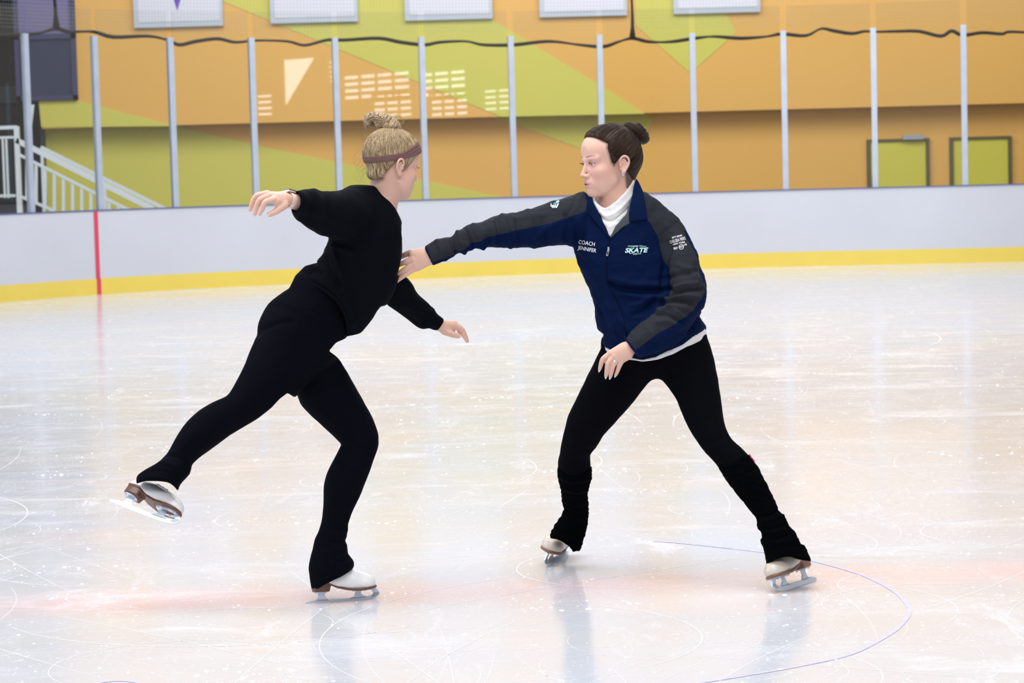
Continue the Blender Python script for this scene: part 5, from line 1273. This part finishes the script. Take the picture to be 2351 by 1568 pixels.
# small sewn patch on the shoulder of the reaching arm
mP1 = mat('patch_pale', (.62, .66, .78), .7); mP2 = mat('patch_green', (.42, .62, .40), .7); mP3 = mat('patch_blue', (.08, .22, .55), .7)
pt = lay('shoulder_patch', mP1, [(1265, 467), (1281, 461), (1283, 469), (1278, 478), (1269, 478.5), (1264, 473)], [(0, 1, 2, 3, 4, 5)], oJ, lift=.0015)
for k, (m_, pl) in enumerate(((mP2, [(1276, 463.5), (1283.5, 461), (1284, 465), (1277, 468)]), (mP3, [(1270, 467.5), (1280, 464), (1280.5, 468), (1271, 471.5)]), (mP2, [(1266.5, 472), (1276, 470), (1275, 477.5), (1268.5, 478)]))):
    lay('patch_stripe', m_, pl, [(0, 1, 2, 3)], oJ, lift=.0026)
write('lettering', 'INK', 1274.8, 468.2, 4.6, -17, mTX, oJ, sx=.9, bold=.1)
# zip and puller
zp = catmull([(1402, 545), (1397, 566), (1393, 600), (1393, 625), (1398, 656), (1418, 693), (1429, 721), (1436, 755), (1438, 775)], 6)
mZP = mat('zip_dark', (.002, .005, .022), .8, spec=.05); mZM = mat('zip_metal', (.45, .48, .52), .3, metal=.7)
mb = MB(); mb.tube([onto(bvJ, u, v, .0006) for u, v in zp], .0015, 6); own(mb.build('zip', mZP, smooth=True), oJ)
mb = MB(); A = onto(bvJ, 1396.5, 573, .004); Bq = onto(bvJ, 1393.5, 587, .004); mb.bar(A, Bq, .0068, .003, up=-Fv); mb.bar(onto(bvJ, 1397.5, 567, .004), A, .006, .005, up=-Fv); own(mb.build('zip_puller', mZM), oJ)
mb = MB(); mb.bar(A * .75 + Bq * .25 - Fv * .002, A * .2 + Bq * .8 - Fv * .002, .0030, .001, up=-Fv); own(mb.build('zip_puller_slot', mZP), oJ)
# neck and collar shells
T = Field((1315, 395, -80), (1505, 565, 110), 2.0)
T.chain(torsoB, 3); T.chain([(1362, 484, 4, 40, 1.05), (1420, 462, 2, 36, 1.1), (1480, 482, 6, 42, 1.1), (1528, 518, 12, 44, 1.05)], 16)
T.chain([(1412, 520, 14, 60, .95), (1410, 480, 14, 56, .95), (1416, 445, 8, 50, .98), (1421, 415, 2, 46, 1.0), (1424, 395, 0, 44, 1)], 16)
cR = [(1460, 408.5), (1466, 417), (1471, 427), (1477, 440), (1482, 467), (1487, 503), (1486, 505), (1466, 507), (1444, 511), (1443.5, 492), (1446, 472), (1452, 446), (1454.5, 428)]
cL = [(1335.5, 459.5), (1348, 443), (1357.5, 450), (1362, 465), (1374, 489), (1388, 516), (1401, 546), (1396, 546), (1380, 526), (1364, 508), (1352, 492), (1343, 475)]
cI = [(1446, 460), (1452, 445), (1456, 470), (1448, 512), (1430, 522), (1403, 547), (1400, 545), (1412, 520), (1438, 490)]
box = ((1320, 400, -70), (1500, 560, 100))
def shell(poly, lift, thick, name, m, zmin=-200, par=None):
    G = Field(box[0], box[1], 1.5); q = np.stack([a.ravel() for a in np.meshgrid(*G.ax, indexing='ij')], 1); t = T.sample(q).reshape(G.F.shape)
    X, Y = np.meshgrid(G.ax[0], G.ax[1], indexing='ij'); d = poly_sd(np.stack([X.ravel(), Y.ravel()], 1), poly).reshape(X.shape)[:, :, None]
    f = smax(np.abs(t - lift) - thick, np.broadcast_to(d, t.shape), 1.5); f = smax(f, zmin - np.broadcast_to(G.ax[2][None, None, :], t.shape), 1.5)
    G.F = f.astype(np.float32); o = field_mesh(G, PB, name, m, smooth_it=3); reparent(o, rootB)
    if par is not None: own(o, par)
    return o
shell(cR, 5.5, 2.2, 'collar', mNVY, -20, oJ); shell(cL, 5.0, 2.2, 'collar', mNVY, -20, oJ)
lo_ = shell(cI, 2.0, 1.6, 'collar_lining', mLNG, 0, oJ); lo_['label'] = 'grey green lining'
tw = [(1356, 449), (1363, 458), (1371, 467), (1381, 475), (1390, 478), (1400, 473), (1414.5, 462), (1427, 450), (1437.4, 439), (1447, 425), (1456, 411), (1457, 428), (1454, 450), (1448, 474), (1440, 500), (1420, 524), (1404, 548), (1398, 545), (1387, 518), (1377, 492), (1364, 470)]
tt = Field((1345, 400, -70), (1470, 560, 105), 1.8)
tt.chain([(1410, 540, 30, 56, .9), (1408, 505, 24, 54, .95), (1407, 482, 20, 54, .98), (1409, 458, 16, 54, .98), (1416, 435, 8, 49, .95), (1422, 408, 2, 43, 1)], 4)
Yt = lambda V: V
tw2 = [(1355, 449), (1360, 444), (1376, 450), (1400, 446), (1440, 425), (1456, 409)] + tw[11:]
tt.cut2d(tw2, 3); carve_front(tt, [(1340, 400), (1356, 447), (1363, 458), (1371, 467), (1381, 475), (1390, 478), (1400, 473), (1414.5, 462), (1427, 450), (1437.4, 439), (1447, 425), (1456, 409), (1470, 395)], -12, 2.5)
tt.chain([(1412, 470, 8, 40), (1418, 440, 4, 38), (1424, 405, 0, 36)], 1, 'd')
flT = [([(1366, 466), (1378, 486), (1392, 496), (1410, 490), (1430, 474), (1450, 450)], 2.0, 4), ([(1372, 492), (1390, 506), (1412, 504), (1446, 476)], -2.6, 3), ([(1384, 512), (1400, 520), (1418, 514)], 1.2, 4), ([(1400, 478), (1412, 492), (1424, 506)], .8, 4)]
ffT = folds(flT); oT = reparent(field_mesh(tt, PB, 'turtleneck', mWHT, disp=lambda V, N: ffT(V, N) + .4 * wob(V, 18, 6), smooth_it=1), rootB)
# white shirt below the jacket hem
wh = [(1372, 740), (1384, 770), (1381, 794), (1380.5, 802), (1395, 809.5), (1418, 820), (1440, 826.5), (1475, 831), (1509, 827.5), (1544, 814.5), (1578, 797.5), (1624.5, 778), (1625, 765), (1619, 752), (1600, 735), (1480, 735)]
WS = Field((1360, 715, -110), (1640, 845, 110), 3.0); WS.chain(under(torsoB, 1.0), 3); WS.F += 5
WS.chain([(1503, 772, 0, 122.5, .80), (1503, 800, 0, 122.5, .80)], 3); WS.cut2d(wh, 3)
qw = np.stack([a.ravel() for a in np.meshgrid(*WS.ax, indexing='ij')], 1); okw = ((qw > J.lo) & (qw < J.lo + (np.array(J.n) - 1) * J.h)).all(1); js = np.full(len(qw), 60.0); js[okw] = J.sample(qw[okw])
WS.F = np.maximum(WS.F, np.minimum(js + 5, -poly_sd(qw[:, :2], jackB) - 2.0).reshape(WS.F.shape)).astype(np.float32)
reparent(field_mesh(WS, PB, 'shirt_hem', mWHT, disp=lambda V, N: -1.2 + .6 * wob(V, 30, 12), smooth_it=2), rootB)
# tights
legB = [(1380, 800), (1349, 858), (1320, 920), (1305, 950), (1295, 985), (1289, 1010), (1283.5, 1043), (1280, 1063), (1280, 1100), (1290, 1115), (1292, 1160), (1300, 1240), (1340, 1240), (1350, 1152), (1350, 1130), (1358, 1097.6), (1358, 1071.5), (1355, 1044.4), (1369, 1028), (1385, 1000), (1405, 978), (1430, 951), (1457, 919), (1486.6, 881), (1500, 872), (1510, 869.5), (1519, 873), (1528, 881),
        (1540, 897), (1555.4, 922), (1571, 963), (1592, 1001), (1605.5, 1021), (1620, 1040), (1644, 1065), (1663.6, 1097), (1682, 1122), (1702, 1148), (1780, 1280), (1840, 1250), (1787, 1172), (1759, 1111), (1743, 1078), (1731.5, 1060.6), (1717, 1043.6), (1700, 1027), (1681, 1009), (1670, 990.5), (1662, 967), (1656.4, 920), (1650, 881), (1640, 826), (1624, 776), (1600, 740), (1400, 740)]
K = Field((1250, 720, -240), (1850, 1290, 210), 3.4)
K.chain([(1502, 775, 0, 112, .72), (1504, 800, 0, 112, .72)], 0)
legL = stations([(1442, 815, -6, 72, .85), ((1362, 836), (1495, 880), -18, .95), ((1342, 875), (1462, 915), -28, .95), ((1320, 920), (1430, 955), -38, .95), ((1303, 958), (1404, 982), -52, .97), ((1293, 995), (1382, 1008), -66, 1), ((1286, 1030), (1362, 1036), -84, 1), ((1281, 1060), (1357, 1062), -100, 1.05), ((1280, 1098), (1358, 1097), -122, 1.1), ((1287, 1128), (1351, 1128), -142, 1.05), ((1292, 1160), (1350, 1158), -162, 1), ((1296, 1200), (1346, 1200), -186, 1)], 4)
legR = stations([(1563, 808, 4, 74, .85), ((1512, 868), (1648, 850), 20, .93), ((1532, 890), (1652, 882), 40, .93), ((1552, 920), (1657, 920), 56, .95), ((1568, 958), (1663, 960), 72, .97), ((1588, 996), (1676, 990), 88, 1), ((1606, 1022), (1690, 1010), 100, 1), ((1624, 1045), (1704, 1026), 108, 1.02), ((1645, 1068), (1722, 1043), 116, 1.05), ((1664, 1098), (1738, 1066), 124, 1.08), ((1682, 1122), (1750, 1088), 132, 1.05), ((1702, 1148), (1765, 1116), 140, 1), ((1735, 1192), (1795, 1178), 156, 1), ((1765, 1240), (1815, 1225), 168, 1)], 4)
legL[-9:, 3] *= .84; legR[-17:, 3] *= .84; K.chain(legL, 3); K.chain(legR, 14)
K.cut2d([(p[0], p[1]) for p in catmull(legB + [legB[0]], 2)[:-1]], 4)
ffK = folds([([(1370, 1026), (1350, 1034), (1330, 1034)], -2.2, 5), ([(1600, 1010), (1630, 1016), (1660, 1008)], -1.8, 6), ([(1500, 872), (1480, 860), (1440, 850)], -2, 8), ([(1520, 872), (1545, 856), (1580, 845)], -2, 8)])
reparent(field_mesh(K, PB, 'tights', mBL2, disp=lambda V, N: ffK(V, N) + .5 * wob(V, 45, 17), smooth_it=2), rootB)
# leg warmers
def ridges(axis_pts, lines, amp=2.2):
    pass
WL = Field((1245, 1050, -265), (1372, 1285, -60), 2.4)
wl = stations([((1279, 1078), (1359, 1074), -108, 1.08), ((1280, 1100), (1359, 1098), -122, 1.1), ((1286, 1128), (1352, 1128), -142, 1.08), ((1290, 1160), (1352, 1158), -162, 1.08), ((1288, 1184), (1353, 1184), -178, 1.1), ((1274, 1208), (1350, 1210), -190, 1.05), ((1262, 1232), (1342, 1240), -196, 1.05), ((1262, 1250), (1335, 1262), -200, 1)], 4)
WL.chain(wl, 3)
wlp = [(1279, 1070), (1300, 1090), (1330, 1091), (1358, 1071), (1359.5, 1084), (1358.5, 1099), (1352, 1120), (1349, 1134), (1350.5, 1151), (1352, 1166), (1351, 1172), (1353.5, 1181), (1350, 1186), (1349, 1206), (1344, 1222), (1343, 1233), (1339, 1236), (1338, 1246), (1335, 1252), (1334, 1260), (1329, 1265), (1322, 1264), (1317, 1267), (1306, 1253), (1291, 1243.5), (1276, 1237), (1258, 1234), (1263, 1222),
       (1272, 1208), (1280, 1195), (1291, 1182), (1292, 1174), (1295, 1166), (1291, 1158), (1290, 1143), (1286, 1114), (1281, 1103), (1280, 1098)]
WL.cut2d(wlp, 1.5)
fw = folds([([(1280, 1098), (1315, 1112), (1358, 1106)], -3.2, 2.2), ([(1281, 1092), (1315, 1104), (1358, 1098)], 2.0, 3.5), ([(1287, 1124), (1320, 1136), (1350, 1130)], -2.6, 2.2), ([(1286, 1118), (1320, 1130), (1352, 1124)], 1.8, 3), ([(1292, 1158), (1325, 1168), (1352, 1164)], -2.6, 2.4), ([(1294, 1168), (1325, 1180), (1352, 1174)], -2.6, 2.4), ([(1290, 1150), (1320, 1160), (1350, 1154)], 2, 3),
            ([(1290, 1180), (1320, 1190), (1350, 1186)], 2, 3), ([(1280, 1196), (1310, 1206), (1345, 1200)], -2.2, 2.4), ([(1274, 1206), (1305, 1216), (1342, 1212)], 2, 2.6), ([(1270, 1212), (1300, 1224), (1340, 1222)], -2.2, 2.4), ([(1266, 1220), (1296, 1233), (1336, 1236)], 2, 2.6), ([(1263, 1227), (1292, 1240), (1330, 1248)], -2, 2.2), ([(1300, 1245), (1320, 1252), (1336, 1250)], 1.8, 2.5)])
w1 = reparent(field_mesh(WL, PB, 'leg_warmer', mLW, disp=lambda V, N: fw(V, N) + .9 * wob(V * np.array([.5, 1.6, .5]), 16, 14), smooth_it=1), rootB)
WR = Field((1650, 1040, 70), (1875, 1315, 240), 2.4)
wr = stations([((1648, 1074), (1728, 1046), 118, 1.08), ((1664, 1098), (1740, 1066), 124, 1.1), ((1682, 1122), (1752, 1088), 132, 1.1), ((1703, 1148), (1767, 1116), 140, 1.05), ((1720, 1170), (1780, 1146), 148, 1.02), ((1737, 1196), (1800, 1180), 156, 1), ((1739, 1218), (1818, 1208), 162, .95), ((1748, 1244), (1834, 1236), 168, .95), ((1755, 1268), (1850, 1262), 172, .92), ((1760, 1296), (1862, 1288), 176, .9)], 4)
WR.chain(wr, 3)
wrp = [(1644, 1064), (1663.6, 1097), (1664, 1099), (1680, 1121), (1700, 1148), (1718, 1168), (1731, 1183), (1735, 1188), (1738.7, 1194), (1737, 1200), (1735.5, 1208), (1739, 1215), (1748, 1221), (1750, 1230), (1745.5, 1240), (1749, 1252), (1754.5, 1266.5), (1757, 1285), (1759, 1301), (1764, 1294), (1770, 1289.6), (1780, 1284), (1790, 1281), (1802, 1277.5), (1814, 1277.4), (1833, 1283.5), (1846, 1286), (1863, 1288),
       (1855, 1268), (1848, 1252), (1838, 1249), (1833, 1238), (1825, 1220), (1820, 1215), (1811, 1208), (1808, 1198), (1799, 1182), (1788, 1173), (1780, 1150), (1768, 1128), (1760, 1109), (1751, 1094), (1744, 1077), (1731.5, 1060), (1718, 1043), (1700, 1050), (1670, 1068)]
WR.cut2d(wrp, 1.5)
fx = folds([([(1664, 1098), (1700, 1092), (1742, 1074)], -1.6, 2.4), ([(1680, 1122), (1715, 1118), (1750, 1096)], -1.4, 2.4), ([(1732, 1186), (1765, 1182), (1790, 1170)], -3, 2.6), ([(1737, 1196), (1770, 1194), (1800, 1182)], 2.6, 4), ([(1738, 1212), (1775, 1214), (1806, 1200)], -2.8, 2.6), ([(1748, 1222), (1785, 1222), (1815, 1210)], 2, 3.4), ([(1747, 1234), (1785, 1236), (1822, 1222)], -2.8, 2.6),
            ([(1748, 1246), (1790, 1247), (1832, 1238)], 2.2, 3.5), ([(1752, 1258), (1790, 1258), (1838, 1252)], -1.8, 2.6), ([(1795, 1180), (1806, 1208), (1830, 1250), (1840, 1275)], -1.8, 2), ([(1703, 1132), (1712, 1146), (1722, 1150)], -2.5, 3)])
w2 = reparent(field_mesh(WR, PB, 'leg_warmer', mLW, disp=lambda V, N: fx(V, N) + .8 * wob(V * np.array([.6, 1.4, .5]), 17, 15), smooth_it=1), rootB)
mTG = mat('tag_pink', (.85, .03, .22), .5); mTY = mat('tag_yellow', (.90, .55, .12), .5); bvW = bvh_of(w2)
mb = MB()
for m_i, pl, w0_, w1_ in ((0, [(1716.5, 1045.5), (1721.5, 1042.5), (1733, 1058), (1732, 1064), (1726, 1062)], 132, 135), (1, [(1719.8, 1049.0), (1723.2, 1047), (1727, 1052.5), (1724.2, 1055.5)], 135, 136)):
    P = FB.P(np.array([p[0] for p in pl * 2]), np.array([p[1] for p in pl * 2]), np.array([w1_] * len(pl) + [w0_] * len(pl))); k = len(pl); mb.poly(P, [tuple(range(k)), tuple(range(k, 2 * k))[::-1]] + [(t, (t + 1) % k, (t + 1) % k + k, t + k) for t in range(k)], m_i)
tg = mb.build('brand_tag', [mTG, mTY]); own(tg, w2); tg['label'] = 'small pink tag'
# head
hB = HeadFrame(FB.P(1395, 370.5, 22), (-.895, -.435, -.07), (-.02, 0, 1))
regB = [(74, 96), (66, 88), (56, 82), (42, 70), (28, 60), (32, 46), (27, 26), (22, 10), (18, -4), (8, -16), (2, -8), (-6, 6), (-20, 16), (-36, 12), (-44, -8), (-42, -30), (-40, -60), (-38, -110), (-160, -110), (-160, 200), (74, 200)]
nkB = locpx(FB, hB, [(1418, 400, 2, 37), (1420, 425, 4, 37), (1416, 455, 8, 38), (1412, 490, 8, 40), (1412, 520, 6, 44)])
fB, headB = build_head(hB, nkB, mSKB, mouth_open=True, region=regB)
HR = Field((895, 555, 95), (1002, 662, 190), 1.0)           # reaching hand
HR.chain([(1000, 585, 138, 19, 1), (985, 588, 142, 19.5, .9), (970, 590, 145, 19, .8)], 3)
HR.chain([(975, 582, 146, 14), (948, 583, 150, 10)], 5); HR.chain([(975, 588, 146, 15), (950, 596, 151, 10)], 5); HR.chain([(978, 594, 146, 14), (953, 607, 150, 10)], 5); HR.chain([(980, 598, 146, 13), (958, 614, 147, 9)], 5)
for q in ([(946, 580, 143, 8.5), (934, 583, 134, 6.8), (924, 588, 124, 6), (915, 592, 116, 5)], [(947, 594, 152, 8.4), (932, 601, 150, 6.6), (920, 606, 142, 5.6), (909, 611, 132, 4.6)], [(951, 605, 151, 8.2), (934, 615.5, 152, 6.4), (922, 623, 150, 5.4), (911, 631, 146, 4.4)],
          [(957, 613, 147, 7.8), (938, 626, 150, 6.0), (922, 637, 150, 5.2), (907, 648.5, 149, 4.2)]): HR.chain(stations([(*r, 1) for r in q], 3), 2.4)
handR = field_mesh(HR, PB, 'hand', mSKB)
HL = Field((1362, 772, 95), (1470, 885, 165), 1.0)          # hand at the hip
HL.chain([(1462, 788, 118, 16, 1), (1445, 799, 122, 17.5, .85), (1432, 808, 126, 18.5, .7)], 3)
for a, b in (((1432, 799, 128, 13), (1402, 812, 132, 8.5)), ((1434, 804, 128, 14), (1411, 818, 134, 8.5)), ((1438, 810, 128, 14), (1419, 823, 133, 8.2)), ((1440, 814, 127, 13), (1427, 827, 130, 7.8))): HL.chain([a, b], 5)
HLf = [[(1401, 813, 131, 8), (1385, 824, 133, 6.2), (1380, 836, 130, 5.4), (1377, 847, 126, 4.2)], [(1410, 818, 134, 8), (1396.5, 834, 137, 6.2), (1393.5, 849, 134, 5.5), (1391.5, 862, 129, 4.4)], [(1418, 822, 133, 7.8), (1408.5, 838, 136, 6.0), (1404.5, 852, 133, 5.3), (1401.5, 864, 128, 4.2)], [(1427, 827, 130, 7.4), (1421, 842, 132, 5.6), (1417.5, 852, 129, 4.8), (1414, 860, 125, 3.9)]]
for q in HLf: HL.chain(stations([(*r, 1) for r in q], 3), 2.4)
HL.chain(stations([(1425, 803, 118, 11, 1), (1408, 812, 108, 8, 1), (1398, 822, 104, 6.4, 1), (1392, 831, 103, 5, 1)], 3), 4)
handL = field_mesh(HL, PB, 'hand', mSKB)
BB = Field((970, 425, -230), (1860, 1290, 215), 7.0)
for ch in (torsoB, armR[:-4], armL[:-5], legL, legR): BB.chain(under(ch, .72), 8)
BB.chain([(1362, 484, 4, 28, 1), (1420, 462, 2, 26, 1.1), (1480, 482, 6, 30, 1.1), (1528, 518, 12, 32, 1)], 10)
inside(BB, (J, K)); trunkB = field_mesh(BB, PB, 'trunk', mSKB)
bodyB = reparent(join([headB, handR, handL, trunkB], 'body'), rootB)
for q in HLf: finger_tip_nail(PB, q[2][:3], q[3][:3], q[3][3], mNAIL, rootB, 1.75)
finger_tip_nail(PB, (922, 637, 150), (907, 648.5, 149), 4.4, mNAIL, rootB, 1.6)
mRG = mat('ring_silver', (.75, .76, .78), .18, metal=.9); V, Fc, (c, ax, up, sd) = wrist_ring((1413, 830.5, 135), (-9.5, 16, 3), (0, 0, 1), 6.5, 6.5, 2.6, .9, 24)
rg = reparent(pyd('finger_ring', PB(V), Fc, mRG), rootB)
V, Fc, _ = wrist_ring((1412, 833.5, 135.3), (-9.5, 16, 3), (0, 0, 1), 6.4, 6.4, 1.6, .8, 24); own(pyd('second_band', PB(V), Fc, mRG), rg)
mb = MB(); g_ = (1411, 829.5, 142.4); bm = bmesh.new(); bmesh.ops.create_icosphere(bm, subdivisions=1, radius=2.6); V = np.array([v.co[:] for v in bm.verts]) + np.array(g_); Fc = [[v.index for v in f.verts] for f in bm.faces]; bm.free(); own(pyd('ring_stone', PB(V), Fc, mat('stone_white', (.9, .92, .95), .05, coat=1.0), smooth=False), rg)
# hair
poleB = (0, -92, 96)
hairB, HB = hair_cap(hB, regB, poleB, (0, -.8, .6), mHRB, rootB, 'hair', bulge=[((0, -68, 6), (60, 60, 64), 22), ((0, -64, -44), (42, 36, 42), 18)], th=8.5, disp_amp=.9)
B2 = Field((-70, -165, 20), (70, -50, 165), 1.5); a_ = np.array((0, -.62, .78)); tv = np.array((0, -.78, -.62)); cb = np.array((2, -117, 84.0))
B2.ell(cb - a_ * 8, (34, 34, 24), 0)
ring = [cb + 27 * (math.cos(t) * np.array((1, 0, 0)) + math.sin(t) * 1.25 * tv) + a_ * 3 * math.sin(2 * t) for t in np.linspace(0, 2 * math.pi, 13)]
B2.chain([(*p, 18.5) for p in catmull(ring, 3)], 5)
for k_ in range(5):
    t0 = k_ * 1.3; lk = [cb + (20 + 9 * math.sin(k_ * 2.1)) * (math.cos(t0 + t) * np.array((1, 0, 0)) + 1.2 * math.sin(t0 + t) * tv) + a_ * (12 + 7 * math.sin(3 * t + k_)) for t in np.linspace(0, 2.4, 6)]
    B2.chain([(*p, 9.5) for p in catmull(lk, 3)], 3)
def bat2(V):
    d = V - cb; a = np.arctan2(d @ np.array((1, 0, 0)), d @ tv); r = d - np.outer(np.cos(a), tv) * 30 - np.outer(np.sin(a), (1, 0, 0)) * 27; b = np.arctan2(r @ a_, np.linalg.norm(r - np.outer(r @ a_, a_), axis=1) * np.sign((d * r).sum(1) + 1e-6))
    return np.stack([np.cos(b * 1) + a * .10, np.sin(b), a * .15], 1)
bunB = field_mesh(B2, hB.W, 'hair_bun', mHRB, disp=lambda V, N: 1.6 * wob(bat2(V) * np.array([40, 40, 30]), 12, 3), smooth_it=1)
n = len(bunB.data.vertices); a = np.empty(n * 3); bunB.data.vertices.foreach_get('co', a); set_strand(bunB, bat2(hB.L(a.reshape(-1, 3)))); reparent(bunB, hairB).matrix_parent_inverse = Matrix.Identity(4)
rs = np.random.RandomState(8); st_ = []
for i in range(170): t = rs.rand() * .75; st_.append((-64 + rs.uniform(-4, 4), 30 - 45 * t, 50 - 60 * t)); 
for i in range(170): x = rs.uniform(-58, 58); st_.append((x, 66 - abs(x) * .35, 90 - abs(x) * .35))
for i in range(120): st_.append((rs.choice([-1, 1]) * 66, rs.uniform(-60, -40), rs.uniform(-50, 5)))
for i in range(80): st_.append((64 + rs.uniform(-4, 4), 30 - 45 * rs.rand(), 30))
hair_strands(HB, hB, poleB, st_, mHRB, hairB, 'hair_strands', lift=1.2, rad=.55, seed=6).matrix_parent_inverse = Matrix.Identity(4)
mb = MB(); S_ = []
for p_ in ([(1457, 287, 4), (1461, 283, 4), (1461, 280, 4)], [(1477, 305, 0), (1482, 302, 0), (1484, 300, 0)], [(1470, 398, 0), (1474, 401, 0), (1477, 407, 0)]):
    wisp(FB, p_, .00025)
w_ = mb.build('hair_wisps', mHRB, smooth=True); set_strand(w_, S_); w_['kind'] = 'stuff'; own(w_, hairB)
eyes(hB, rootB, (.06, 1, -.30), (.10, .13, .16)); lashes(hB, rootB, mLASH, fB)
mTT = mat('teeth', (.85, .84, .82), .25)
mb = MB(); arcp = catmull([(-15, 76, -67.2), (-9, 81.2, -67.4), (0, 83.6, -67.6), (9, 81.2, -67.4), (15, 76, -67.2)], 4); mb.tube(hB.W(arcp), .0021, 8); reparent(mb.build('teeth', mTT, smooth=True), rootB)
# earrings: small hoop and two studs on the near ear
mER = mat('earring_silver', (.85, .84, .82), .15, metal=.9)
mb = MB(); hp = [(-77, -13 + 3.2 * math.cos(t), -46 + 4.0 * math.sin(t)) for t in np.linspace(0, 6.283, 17)]; mb.tube(hB.W(hp), .0011, 6); e1 = reparent(mb.build('earring', mER, smooth=True), rootB); e1['label'] = 'silver hoop'
for p_ in ((-78.5, -21, -35), (-76, -8.5, -25)):
    s_ = sphere_mesh('earring', hB, p_, 1.6, mER, None, 12); reparent(s_, rootB)['label'] = 'tiny stud'
# skates
skB = skate_mats('cream', (.66, .58, .49), (.20, .095, .055))
mP = skB[0]
add_mask(mP, 'smudge', (.10, .42, .60, .6), soft=4.0); add_mask(mP, 'scuff', (.30, .27, .25, .8), soft=1.6)
def smudge(pts): return lambda V: np.min([np.sqrt(((V - np.array(p[:3])) ** 2).sum(1)) - p[3] for p in pts], 0)
pat = dict(smudge=smudge([(112, 20, 74, 7), (98, -34, 72, 6), (60, 40, 70, 5)]), scuff=smudge([(95, 0, 98, 4), (60, 25, 95, 3), (20, 36, 92, 3), (120, -10, 85, 3), (70, -28, 88, 2)]))
gB1 = ground(1247, 1302); gB1b = ground(1322, 1262)
dL = (gB1 - gB1b); dL /= np.linalg.norm(dL)
build_skate(gB1 - dL * .140 + np.array([0, 0, .001]), tuple(dL), (.10, -.72, 1), skB, rootB, scale=1.04, patches=pat, shaft=[(-78, 0, 92, 27), (-70, 0, 108, 24)])
gB2 = ground(1773, 1367); gB2b = ground(1881, 1331)
dR = (gB2 - gB2b); dR /= np.linalg.norm(dR)
build_skate((gB2 + gB2b) / 2 + np.array([0, 0, .001]), tuple(dR), (-.38, .12, 1), skB, rootB, scale=1.04, patches=pat, shaft=[(-78, 0, 92, 27), (-70, 0, 108, 24)])
